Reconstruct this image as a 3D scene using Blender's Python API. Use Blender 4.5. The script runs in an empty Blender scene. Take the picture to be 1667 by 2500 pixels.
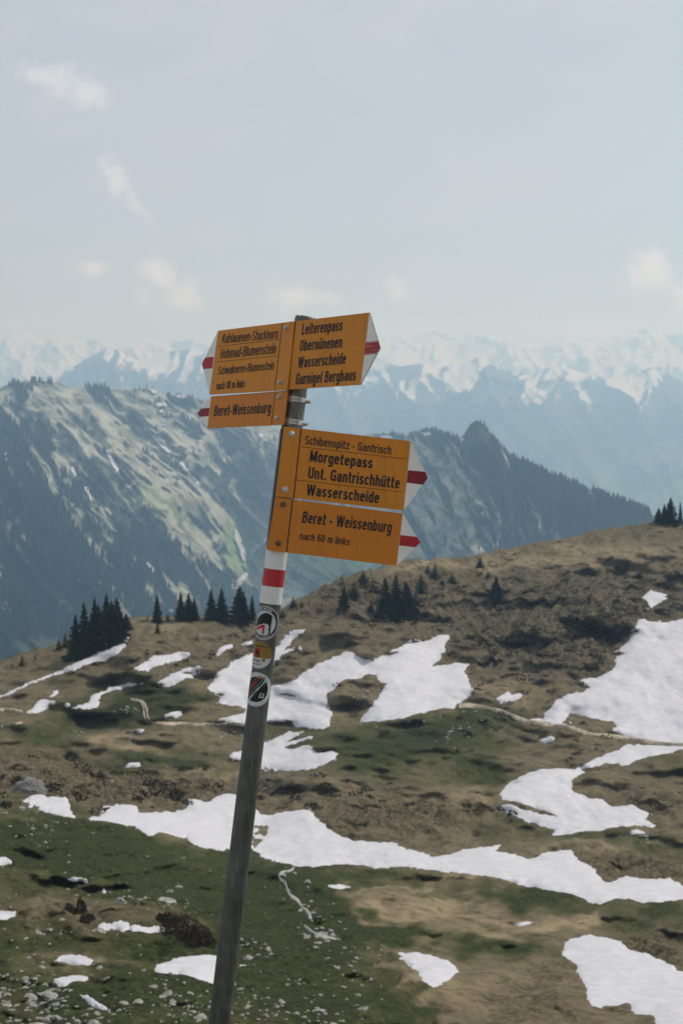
import bpy, bmesh, math, random
import numpy as np
from mathutils import Vector
from mathutils.geometry import delaunay_2d_cdt
R = math.radians
random.seed(7); RNG = np.random.default_rng(7)
S = bpy.context.scene
COL = S.collection

# ------------------------------------------------------------------ camera
FPX = 3472.0; CU, CV = 833.5, 1250.0; PITCH = 4.77
cam_d = bpy.data.cameras.new('camera'); cam = bpy.data.objects.new('camera', cam_d); COL.objects.link(cam)
cam_d.sensor_fit = 'VERTICAL'; cam_d.sensor_height = 36.0; cam_d.lens = 50.0
cam_d.clip_start = 0.1; cam_d.clip_end = 60000
cam.location = (0, 0, 0); cam.rotation_euler = (R(90 - PITCH), 0, 0)
cam_d.dof.use_dof = True; cam_d.dof.focus_distance = 3.98; cam_d.dof.aperture_fstop = 11.0
S.camera = cam

# ------------------------------------------------------------------ light, sky, exposure
SUN_EL, SUN_AZ = 46.0, 55.0           # azimuth: degrees to the right of the view direction (+Y)
S.view_settings.view_transform = 'Standard'; S.view_settings.look = 'None'
S.view_settings.gamma = 1.0; S.view_settings.exposure = -0.42
S.cycles.use_denoising = True
S.cycles.max_bounces = 6; S.cycles.volume_bounces = 2
sun_d = bpy.data.lights.new('sun', 'SUN'); sun_d.energy = 3.9; sun_d.angle = R(0.5); sun_d.color = (1.0, 0.965, 0.92)
sun = bpy.data.objects.new('sun', sun_d); COL.objects.link(sun)
sdir = Vector((math.sin(R(SUN_AZ)) * math.cos(R(SUN_EL)), math.cos(R(SUN_AZ)) * math.cos(R(SUN_EL)), math.sin(R(SUN_EL))))
sun.rotation_euler = sdir.to_track_quat('Z', 'Y').to_euler()

def ray(u, v):
    p = R(PITCH); x = (np.asarray(u, float) - CU) / FPX; y = (CV - np.asarray(v, float)) / FPX
    return np.stack([x, math.cos(p) + math.sin(p) * y, -math.sin(p) + math.cos(p) * y], -1)
def at(u, v, d):
    return ray(u, v) * np.asarray(d, float)[..., None]

W = bpy.data.worlds.new('World'); S.world = W; W.use_nodes = True
nt = W.node_tree; N = nt.nodes; L = nt.links; N.clear()
def nd(tree, typ, **kw):
    n = tree.nodes.new(typ)
    for k, v in kw.items(): setattr(n, k, v)
    return n
def mth(tree, op, a, b=None, c=None, clamp=False):
    n = nd(tree, 'ShaderNodeMath', operation=op); n.use_clamp = clamp
    for i, x in enumerate((a, b, c)):
        if x is None: continue
        if hasattr(x, 'is_output'): tree.links.new(x, n.inputs[i])
        else: n.inputs[i].default_value = x
    return n.outputs[0]
def noise(tree, vec, scale, detail=6, rough=0.55, dist=0.0):
    n = nd(tree, 'ShaderNodeTexNoise'); n.inputs['Scale'].default_value = scale
    n.inputs['Detail'].default_value = detail; n.inputs['Roughness'].default_value = rough
    n.inputs['Distortion'].default_value = dist
    if vec is not None: tree.links.new(vec, n.inputs['Vector'])
    return n.outputs['Fac']
def maprange(tree, x, a, b, c=0.0, d=1.0, smooth=True):
    n = nd(tree, 'ShaderNodeMapRange'); n.interpolation_type = 'SMOOTHSTEP' if smooth else 'LINEAR'
    tree.links.new(x, n.inputs[0])
    for i, q in enumerate((a, b, c, d)): n.inputs[1 + i].default_value = q
    return n.outputs[0]
def mixc(tree, f, a, b, mode='MIX'):
    n = nd(tree, 'ShaderNodeMix', data_type='RGBA', blend_type=mode)
    for sock, x in ((n.inputs[0], f), (n.inputs[6], a), (n.inputs[7], b)):
        if hasattr(x, 'is_output'): tree.links.new(x, sock)
        elif isinstance(x, (int, float)): sock.default_value = x
        else: sock.default_value = (*x, 1)
    return n.outputs[2]

tc = nd(nt, 'ShaderNodeTexCoord'); DIR = tc.outputs['Generated']
sky = nd(nt, 'ShaderNodeTexSky', sky_type='NISHITA', sun_disc=False)
sky.sun_elevation = R(SUN_EL); sky.sun_rotation = R(SUN_AZ); sky.altitude = 2000
sky.air_density = 1.0; sky.dust_density = 2.0; sky.ozone_density = 1.0
vm = nd(nt, 'ShaderNodeVectorMath', operation='MULTIPLY'); L.new(DIR, vm.inputs[0]); vm.inputs[1].default_value = (1, 1, 2.6)
n1 = noise(nt, vm.outputs[0], 5.0, 8, 0.6, 0.8)
veil = maprange(nt, n1, 0.35, 0.75, 0.74, 0.95)
VEIL = (6.45, 6.62, 7.1)
col = mixc(nt, veil, sky.outputs[0], VEIL)
nfine = noise(nt, DIR, 60.0, 9, 0.68, 0.5)
nmid = noise(nt, DIR, 24.0, 8, 0.65, 0.4)
ncl = mth(nt, 'SUBTRACT', 0.5, mth(nt, 'ADD', mth(nt, 'MULTIPLY', nfine, .5), mth(nt, 'MULTIPLY', nmid, .5)))
mask = None
CLOUDS = [(110, 190, 95, 34, 14, .3), (215, 226, 70, 34, 24, .26), (285, 430, 70, 32, 62, .3), (335, 500, 70, 26, 50, .26), (229, 654, 48, 24, 5, .5),
          (400, 675, 62, 36, 25, .6), (455, 715, 52, 55, 60, .55), (705, 722, 85, 38, 0, .6), (350, 725, 40, 25, 40, .35), (1590, 672, 75, 60, 35, .5), (1660, 715, 90, 50, 10, .45),
          (967, 705, 40, 30, 40, .45), (800, 730, 50, 20, 10, .35), (1380, 800, 190, 30, 0, .3), (1020, 800, 160, 26, 0, .25), (90, 790, 150, 26, 0, .2)]
for (u, v, rx, ry, ang, s) in CLOUDS:
    f = Vector(ray(u, v)).normalized(); right = Vector((1, 0, 0)); right = (right - f * right.dot(f)).normalized(); up = right.cross(f)
    a = R(-ang); e1 = right * math.cos(a) + up * math.sin(a); e2 = up * math.cos(a) - right * math.sin(a)
    acc = []
    for e, rr in ((e1, rx), (e2, ry)):
        dn = nd(nt, 'ShaderNodeVectorMath', operation='DOT_PRODUCT'); L.new(DIR, dn.inputs[0]); dn.inputs[1].default_value = e / (rr / FPX)
        acc.append(mth(nt, 'POWER', mth(nt, 'ABSOLUTE', dn.outputs['Value']), 2.0))
    q = mth(nt, 'SQRT', mth(nt, 'ADD', acc[0], acc[1]))
    q = mth(nt, 'ADD', q, mth(nt, 'MULTIPLY', ncl, 5.0))
    fd = nd(nt, 'ShaderNodeVectorMath', operation='DOT_PRODUCT'); L.new(DIR, fd.inputs[0]); fd.inputs[1].default_value = f
    front = mth(nt, 'GREATER_THAN', fd.outputs['Value'], 0.0)
    m = mth(nt, 'MULTIPLY', maprange(nt, q, 1.2, -0.1, 0.0, s), front)
    mask = m if mask is None else mth(nt, 'MAXIMUM', mask, m)
CLOUD = (14., 13.7, 14.)
col = mixc(nt, mask, col, CLOUD)
bg = nd(nt, 'ShaderNodeBackground'); bg.inputs[1].default_value = 0.122; L.new(col, bg.inputs[0])
wo = nd(nt, 'ShaderNodeOutputWorld'); L.new(bg.outputs[0], wo.inputs[0])

# ------------------------------------------------------------------ helpers
def tag(o, label=None, cat=None, group=None, kind=None):
    if label: o['label'] = label
    if cat: o['category'] = cat
    if group: o['group'] = group
    if kind: o['kind'] = kind
    return o
def empty(name, loc=(0, 0, 0)):
    o = bpy.data.objects.new(name, None); COL.objects.link(o); o.location = loc; o.empty_display_size = 0.2
    return o
def mesh_obj(name, verts, faces, mat, parent=None, smooth=False, attrs=None, origin=None):
    """one mesh object; verts are world points, origin (a 3-vector) becomes the object's location"""
    me = bpy.data.meshes.new(name)
    verts = np.asarray(verts, float)
    if origin is not None: verts = verts - np.asarray(origin)
    me.from_pydata(verts.tolist(), [], [list(map(int, f)) for f in faces]); 
    mats = mat if isinstance(mat, (list, tuple)) else [mat]
    for m in mats: me.materials.append(m)
    for k, a in (attrs or {}).items():
        at_ = me.attributes.new(k, 'FLOAT', 'POINT'); at_.data.foreach_set('value', np.asarray(a, np.float32).ravel())
    if smooth: me.polygons.foreach_set('use_smooth', np.ones(len(me.polygons), bool))
    me.update()
    o = bpy.data.objects.new(name, me); COL.objects.link(o)
    if parent is not None: o.parent = parent
    if origin is not None and parent is None: o.location = origin
    return o
def grid_obj(name, P, mat, attrs=None, flip=False):
    nr, nc, _ = P.shape
    i = np.arange(nr - 1)[:, None] * nc + np.arange(nc - 1)[None]
    q = np.stack([i, i + 1, i + nc + 1, i + nc], -1).reshape(-1, 4)
    if flip: q = q[:, ::-1]
    me = bpy.data.meshes.new(name); nv, nf = nr * nc, len(q)
    me.vertices.add(nv); me.vertices.foreach_set('co', P.reshape(-1, 3).astype(np.float32).ravel())
    me.loops.add(nf * 4); me.loops.foreach_set('vertex_index', q.astype(np.int32).ravel())
    me.polygons.add(nf); me.polygons.foreach_set('loop_start', np.arange(0, nf * 4, 4, dtype=np.int32))
    me.polygons.foreach_set('loop_total', np.full(nf, 4, np.int32)); me.polygons.foreach_set('use_smooth', np.ones(nf, bool))
    me.update(calc_edges=True); me.validate()
    for k, a in (attrs or {}).items():
        at_ = me.attributes.new(k, 'FLOAT', 'POINT'); at_.data.foreach_set('value', np.asarray(a, np.float32).ravel())
    me.materials.append(mat)
    o = bpy.data.objects.new(name, me); COL.objects.link(o)
    return o
def _hash(i, j, s):
    h = (i.astype(np.int64) * 374761393 + j.astype(np.int64) * 668265263 + s * 974634777) & 0x7fffffff
    h = ((h ^ (h >> 13)) * 1274126177) & 0x7fffffff
    return ((h ^ (h >> 16)) & 0xffff) / 65535.0
def vnoise(x, y, s=0):
    x = np.asarray(x, float); y = np.asarray(y, float)
    i = np.floor(x); j = np.floor(y); fx = x - i; fy = y - j
    fx = fx * fx * fx * (fx * (fx * 6 - 15) + 10); fy = fy * fy * fy * (fy * (fy * 6 - 15) + 10)
    i = i.astype(np.int64); j = j.astype(np.int64)
    a = _hash(i, j, s); b = _hash(i + 1, j, s); c = _hash(i, j + 1, s); d = _hash(i + 1, j + 1, s)
    return (a + (b - a) * fx) + ((c + (d - c) * fx) - (a + (b - a) * fx)) * fy
def fbm(x, y, o=4, s=0, gain=.5):
    t = 0; a = 1; tot = 0
    for k in range(o):
        cx, sx = math.cos(k * 1.1), math.sin(k * 1.1)
        t = t + a * vnoise((x * cx - y * sx) * 2 ** k + 17.3 * k, (x * sx + y * cx) * 2 ** k - 9.1 * k, s + k); tot += a; a *= gain
    return t / tot
def ridged(x, y, o=4, s=0, gain=.5):
    t = 0; a = 1; tot = 0
    for k in range(o):
        t = t + a * (1 - np.abs(2 * vnoise(x * 2 ** k + 5.7 * k, y * 2 ** k + 3.3 * k, s + k) - 1)); tot += a; a *= gain
    return t / tot
def sstep(x, a, b):
    t = np.clip((x - a) / (b - a), 0, 1); return t * t * (3 - 2 * t)
def blur(A, s, ax):
    n = int(3 * s); k = np.exp(-.5 * (np.arange(-n, n + 1) / s) ** 2); k /= k.sum()
    pad = [(0, 0)] * A.ndim; pad[ax] = (n, n); B = np.pad(A, pad, mode='edge')
    return np.apply_along_axis(lambda r: np.convolve(r, k, 'valid'), ax, B)
def blobs(u, v, lst):
    f = np.zeros(np.shape(u))
    for b in lst:
        cu, cv, rx, ry, a = b[:5]; th = R(b[5]) if len(b) > 5 else 0
        du, dv = u - cu, v - cv; x = du * math.cos(th) + dv * math.sin(th); y = -du * math.sin(th) + dv * math.cos(th)
        f = f + a * np.exp(-((x / rx) ** 2 + (y / ry) ** 2) ** 1.05)
    return f

# ------------------------------------------------------------------ materials
def new_mat(name, rough=0.8, spec=0.3):
    m = bpy.data.materials.new(name); m.use_nodes = True; t = m.node_tree
    b = t.nodes['Principled BSDF']; b.inputs['Roughness'].default_value = rough; b.inputs['Specular IOR Level'].default_value = spec
    return m, t, b
def plain(name, c, rough=.6, metal=0, spec=.4, var=.15, scale=40, bump=0):
    m, t, b = new_mat(name, rough, spec); b.inputs['Metallic'].default_value = metal
    co = nd(t, 'ShaderNodeTexCoord').outputs['Object']
    n = noise(t, co, scale, 6, .6)
    f = maprange(t, n, .3, .7, 1 - var, 1 + var, False)
    cc = mixc(t, 1.0, c, f, 'MULTIPLY'); t.links.new(cc, b.inputs['Base Color'])
    if bump:
        bn = nd(t, 'ShaderNodeBump'); bn.inputs['Strength'].default_value = bump; bn.inputs['Distance'].default_value = .002
        t.links.new(n, bn.inputs['Height']); t.links.new(bn.outputs[0], b.inputs['Normal'])
    return m
def attr(t, name):
    a = nd(t, 'ShaderNodeAttribute'); a.attribute_name = name; return a.outputs['Fac']

def ground_mat():
    m, t, b = new_mat('alpine_ground', .95, .1)
    co = nd(t, 'ShaderNodeTexCoord').outputs['Object']
    g, ro, stw = attr(t, 'grass'), attr(t, 'rough'), attr(t, 'straw')
    nA = noise(t, co, .045, 6, .6, .6); nB = noise(t, co, .28, 8, .65, .3); nC = noise(t, co, 1.6, 8, .7); nD = noise(t, co, .9, 4, .6, 1.0)
    brown = mixc(t, maprange(t, nB, .32, .68), (.062, .050, .029), (.182, .151, .091))
    brown = mixc(t, maprange(t, nC, .45, .72), brown, (.235, .195, .120))
    brown = mixc(t, mth(t, 'MULTIPLY', maprange(t, nD, .56, .40), ro), brown, (.022, .017, .011))
    brown = mixc(t, mth(t, 'MULTIPLY', stw, maprange(t, nB, .25, .6)), brown, (.31, .25, .15))
    green = mixc(t, maprange(t, nB, .3, .7), (.024, .034, .010), (.082, .090, .030))
    green = mixc(t, maprange(t, nC, .52, .40, 0, .75), green, (.022, .024, .012)); green = mixc(t, maprange(t, nC, .52, .75), green, (.150, .130, .058))
    green = mixc(t, maprange(t, g, .72, 1.0, 0, .75), green, mixc(t, maprange(t, nC, .4, .65), (.012, .020, .006), (.050, .062, .019)))  # dense grass, darkened further to carry the shade on the lower-left knoll
    f = mth(t, 'ADD', mth(t, 'ADD', g, .08), mth(t, 'MULTIPLY', mth(t, 'SUBTRACT', nA, .5), 1.3))
    f = mth(t, 'ADD', f, mth(t, 'MULTIPLY', mth(t, 'SUBTRACT', nB, .5), .9))
    f = mth(t, 'ADD', f, mth(t, 'MULTIPLY', mth(t, 'SUBTRACT', nC, .5), .35))
    c = mixc(t, maprange(t, f, .14, .98), brown, green)
    t.links.new(c, b.inputs['Base Color'])
    bn = nd(t, 'ShaderNodeBump'); bn.inputs['Strength'].default_value = .9; bn.inputs['Distance'].default_value = .5
    h = mth(t, 'ADD', mth(t, 'MULTIPLY', nC, .6), mth(t, 'MULTIPLY', nD, mth(t, 'MULTIPLY', ro, 1.6)))
    t.links.new(h, bn.inputs['Height']); t.links.new(bn.outputs[0], b.inputs['Normal'])
    return m
def ridge_mat():
    m, t, b = new_mat('wooded_ridge', .95, .05)
    co = nd(t, 'ShaderNodeTexCoord').outputs['Object']; fo, mea = attr(t, 'forest'), attr(t, 'meadow')
    nA = noise(t, co, .008, 8, .65, .3); nB = noise(t, co, .0015, 6, .6)
    open_ = mixc(t, maprange(t, nA, .40, .60), (.125, .138, .098), (.37, .38, .31))
    open_ = mixc(t, mea, open_, (.22, .32, .12))
    dark = mixc(t, maprange(t, nA, .35, .65), (.026, .040, .022), (.058, .074, .040))
    f = mth(t, 'ADD', fo, mth(t, 'MULTIPLY', mth(t, 'SUBTRACT', nA, .5), .9))
    t.links.new(mixc(t, maprange(t, f, .38, .62), open_, dark), b.inputs['Base Color'])
    return m
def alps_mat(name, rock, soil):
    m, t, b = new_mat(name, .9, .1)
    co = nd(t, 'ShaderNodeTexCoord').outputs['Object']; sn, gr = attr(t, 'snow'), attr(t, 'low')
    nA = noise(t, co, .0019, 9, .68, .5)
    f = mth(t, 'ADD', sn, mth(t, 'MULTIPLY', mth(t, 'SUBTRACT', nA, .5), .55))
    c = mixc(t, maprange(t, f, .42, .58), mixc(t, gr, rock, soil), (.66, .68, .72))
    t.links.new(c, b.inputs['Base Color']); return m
def snow_mat():
    m, t, b = new_mat('old_snow', .65, .25)
    co = nd(t, 'ShaderNodeTexCoord').outputs['Object']
    n = noise(t, co, .5, 8, .6, .3); n2 = noise(t, co, .12, 5, .5)
    c = mixc(t, maprange(t, n, .35, .7), (.52, .52, .55), (.60, .60, .625))
    c = mixc(t, maprange(t, noise(t, co, 2.2, 6, .7), .60, .74, 0, .6), c, (.36, .33, .28))
    t.links.new(c, b.inputs['Base Color'])
    bn = nd(t, 'ShaderNodeBump'); bn.inputs['Strength'].default_value = .6; bn.inputs['Distance'].default_value = .9
    t.links.new(mth(t, 'ADD', n2, mth(t, 'MULTIPLY', n, .4)), bn.inputs['Height']); t.links.new(bn.outputs[0], b.inputs['Normal'])
    return m
def foliage_mat(name, a, b_):
    m, t, b = new_mat(name, .8, .15)
    co = nd(t, 'ShaderNodeTexCoord').outputs['Object']
    n = noise(t, co, 3.5, 5, .7); n2 = noise(t, co, 14., 3, .6)
    c = mixc(t, maprange(t, mth(t, 'ADD', mth(t, 'MULTIPLY', n, .6), mth(t, 'MULTIPLY', n2, .4)), .35, .68), a, b_)
    t.links.new(c, b.inputs['Base Color']); return m
def rock_mat(name='limestone', a=(.15, .145, .125), b_=(.43, .42, .38)):
    m, t, b = new_mat(name, .9, .15)
    co = nd(t, 'ShaderNodeTexCoord').outputs['Object']
    n = noise(t, co, 2.3, 8, .65, .4)
    c = mixc(t, maprange(t, n, .32, .66), a, b_); t.links.new(c, b.inputs['Base Color'])
    bn = nd(t, 'ShaderNodeBump'); bn.inputs['Strength'].default_value = .7; bn.inputs['Distance'].default_value = .12
    t.links.new(n, bn.inputs['Height']); t.links.new(bn.outputs[0], b.inputs['Normal']); return m
def zinc_mat():
    m, t, b = new_mat('weathered_zinc', .55, .4); b.inputs['Metallic'].default_value = .5
    co = nd(t, 'ShaderNodeTexCoord').outputs['Object']
    mp = nd(t, 'ShaderNodeMapping'); mp.inputs['Scale'].default_value = (1, 1, .06); t.links.new(co, mp.inputs['Vector'])
    st = noise(t, mp.outputs[0], 160, 6, .65); bl = noise(t, co, 14, 6, .6); fi = noise(t, co, 220, 4, .6)
    c = mixc(t, maprange(t, bl, .3, .7), (.090, .088, .078), (.148, .145, .129))
    c = mixc(t, maprange(t, st, 
        .52, .72, 0, .45), c, (.33, .325, .29))
    c = mixc(t, maprange(t, fi, .56, .72, 0, .4), c, (.06, .058, .05))
    t.links.new(c, b.inputs['Base Color'])
    t.links.new(maprange(t, bl, .3, .7, .34, .56), b.inputs['Roughness']); return m
def sign_mat(name, a, b_):
    m, t, b = new_mat(name, .42, .4)
    co = nd(t, 'ShaderNodeTexCoord').outputs['Object']
    n = noise(t, co, 7, 6, .6); n2 = noise(t, co, 90, 5, .6)
    mp = nd(t, 'ShaderNodeMapping'); mp.inputs['Scale'].default_value = (1, 1, .08); t.links.new(co, mp.inputs['Vector'])
    n3 = noise(t, mp.outputs[0], 70, 4, .6)
    c = mixc(t, maprange(t, n, .3, .7), a, b_)
    c = mixc(t, maprange(t, n3, .50, .75, 0, .42), c, (.36, .15, .02))
    c = mixc(t, maprange(t, n2, .70, .74, 0, .45), c, (.55, .42, .22))
    t.links.new(c, b.inputs['Base Color'])
    t.links.new(maprange(t, n, .3, .7, .36, .5), b.inputs['Roughness']); return m
M = dict(
    ground=ground_mat(), ridge=ridge_mat(), snow=snow_mat(),
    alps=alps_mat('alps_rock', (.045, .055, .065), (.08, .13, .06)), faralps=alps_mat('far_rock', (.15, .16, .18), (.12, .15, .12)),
    valley=plain('valley_meadow', (.06, .10, .035), .95, 0, .05, .3, .002),
    needles=foliage_mat('spruce_needles', (.012, .020, .009), (.042, .056, .022)),
    needles_brown=foliage_mat('brown_spruce_needles', (.016, .019, .010), (.060, .050, .026)),
    scrub=foliage_mat('heath_scrub', (.012, .010, .006), (.050, .038, .020)),
    farwood=foliage_mat('far_wood', (.014, .020, .013), (.034, .044, .025)),
    bark=plain('bark', (.06, .045, .035), .9, 0, .1, .3, 6),
    rock=rock_mat(), gravel=plain('track_gravel', (.42, .36, .27), .95, 0, .1, .3, .8),
    stream=plain('stream_bed', (.33, .325, .29), .5, 0, .4, .45, 1.2),
    zinc=zinc_mat(), steel=plain('bright_steel', (.62, .60, .56), .38, .75, .5, .12, 60),
    bolt=plain('galvanised_bolt', (.50, .49, .45), .45, .5, .5, .2, 300), rusty=plain('dark_bolt', (.13, .10, .075), .55, .5, .4, .4, 300),
    black=plain('black_print', (.012, .011, .012), .5, 0, .4, .1, 60), line=plain('black_line', (.016, .012, .010), .6, 0, .3, .1, 60),
    sign=sign_mat('yellow_sign_paint', (.60, .205, .006), (.68, .24, .009)), sign_deep=sign_mat('orange_sign_paint', (.58, .175, .006), (.65, .205, .008)),
    white=plain('white_paint', (.82, .79, .71), .45, 0, .4, .07, 25), grime=plain('grimy_edge', (.15, .13, .10), .8, 0, .2, .5, 200),
    red=plain('red_paint', (.42, .012, .018), .4, 0, .4, .1, 25), red_dark=plain('dark_red_paint', (.22, .008, .014), .4, 0, .4, .1, 25),
    red_worn=plain('worn_red_paint', (.40, .045, .045), .5, 0, .4, .5, 90), pale_red=plain('scuffed_red', (.62, .30, .27), .6, 0, .3, .2, 90),
    tape=plain('white_tape', (.74, .72, .67), .4, 0, .4, .05, 30), tape_red=plain('red_tape', (.46, .010, .018), .35, 0, .5, .08, 30),
    paper=plain('sticker_white', (.56, .56, .53), .5, 0, .4, .05, 90), ink=plain('sticker_black', (.010, .010, .010), .45, 0, .4, .05, 90),
    gold=plain('sticker_gold', (.27, .165, .025), .4, 0, .4, .1, 90), s_red=plain('sticker_red', (.50, .015, .012), .45, 0, .4, .05, 90),
    s_tan=plain('sticker_tan', (.36, .31, .19), .5, 0, .4, .05, 90), s_orange=plain('sticker_orange', (.55, .055, .022), .5, 0, .4, .05, 90),
    s_green=plain('sticker_green', (.085, .15, .085), .5, 0, .4, .05, 90), s_mint=plain('sticker_mint', (.40, .60, .52), .5, 0, .4, .05, 90),
    s_pink=plain('sticker_pink', (.46, .15, .20), .5, 0, .4, .05, 90), chip=plain('paint_chip', (.66, .54, .34), .7, 0, .2, .3, 200),
)

# ------------------------------------------------------------------ pixel lists measured in crops of the photo: (x0, y0, scale)
CROP = {3: (0, 780), 4: (827, 780), 5: (0, 1400), 6: (827, 1300), 7: (0, 1900), 8: (827, 1900)}
def px(c, pts):
    x0, y0 = CROP[c]; return [(x0 + .5357 * x, y0 + .5357 * y) for x, y in pts]

# ================================================================== TERRAIN (near)
SKY_N = [(-2500, 1900), (-1500, 1800), (-600, 1700), (0, 1625), (60, 1603), (130, 1590), (190, 1560), (250, 1540), (320, 1512), (360, 1508), (400, 1512), (480, 1514), (560, 1522), (640, 1514), (690, 1492),
         (740, 1462), (790, 1436), (850, 1410), (930, 1390), (1000, 1374), (1070, 1374), (1140, 1366), (1210, 1352), (1300, 1330), (1400, 1312), (1500, 1294), (1580, 1280), (1667, 1276), (1900, 1262), (2600, 1300), (3300, 1400), (4200, 1500)]
COLS = [(-2500, [300, 290, 280, 270, 255, 235, 180, 110, 72], [1900, 1925, 1950, 1990, 2050, 2100, 2260, 2500, 2750]),
        (-900, [370, 355, 340, 310, 280, 230, 165, 100, 72], [1740, 1770, 1800, 1860, 1940, 1975, 2200, 2500, 2750]),
        (0, [430, 400, 375, 330, 290, 222, 160, 100, 72], [1625, 1680, 1722, 1830, 1930, 1950, 2200, 2500, 2750]),
        (250, [465, 420, 385, 340, 300, 240, 168, 98, 70], [1540, 1650, 1760, 1870, 1960, 2000, 2200, 2500, 2750]),
        (450, [480, 430, 385, 340, 300, 252, 178, 98, 70], [1512, 1620, 1775, 1880, 1965, 2045, 2200, 2500, 2750]),
        (700, [500, 455, 395, 350, 305, 250, 185, 105, 73], [1488, 1600, 1775, 1880, 1975, 2115, 2260, 2500, 2750]),
        (1100, [590, 490, 420, 365, 315, 265, 205, 128, 80], [1368, 1560, 1737, 1850, 2010, 2100, 2260, 2500, 2750]),
        (1667, [640, 520, 400, 355, 300, 240, 190, 135, 82], [1276, 1500, 1830, 1920, 2090, 2210, 2330, 2500, 2750]),
        (2600, [680, 540, 410, 355, 300, 240, 190, 135, 82], [1300, 1520, 1850, 1930, 2090, 2210, 2330, 2500, 2750]),
        (4200, [560, 480, 400, 350, 300, 240, 190, 135, 82], [1500, 1650, 1870, 1940, 2090, 2210, 2330, 2500, 2750])]
VB = 2750.0
UG = np.concatenate([np.arange(-2500, -300, 40.), np.arange(-300, 1980, 5.), np.arange(1980, 4201, 40.)])
TG = np.linspace(0, 1, 401)
su = np.array([a for a, _ in SKY_N], float); sv = np.array([b for _, b in SKY_N], float)
def skyline_near(u):
    u = np.asarray(u, float)
    return np.interp(u, su, sv) + (fbm(u / 26., u * 0 + 3.1, 4, 11) - .5) * 7
SN = blur(np.interp(np.arange(-2500, 4201, 5.), su, sv), 3, 0)
def sky_near(u): return np.interp(u, np.arange(-2500, 4201, 5.), SN)
_lin = np.arange(-2500, 4201, 10.)
cu_ = np.array([c[0] for c in COLS], float)
VK = np.stack([np.interp(_lin, cu_, [c[2][k] for c in COLS]) for k in range(9)], 0); DK = np.stack([np.interp(_lin, cu_, [math.log(c[1][k]) for c in COLS]) for k in range(9)], 0)
TK = (VK - VK[0]) / (VB - VK[0])
DT = np.stack([np.interp(TG, TK[:, i], DK[:, i]) for i in range(len(_lin))], 1)      # log depth [t, u]
DT = blur(blur(DT, 7, 0), 9, 1)
def inside(P, poly):
    x, y = P[:, 0], P[:, 1]; r = np.zeros(len(P), bool); n = len(poly)
    for i in range(n):
        x1, y1 = poly[i]; x2, y2 = poly[(i + 1) % n]
        c = ((y1 > y) != (y2 > y)); 
        with np.errstate(divide='ignore', invalid='ignore'): r ^= c & (x < (x2 - x1) * (y - y1) / (y2 - y1 + 1e-12) + x1)
    return r
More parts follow.
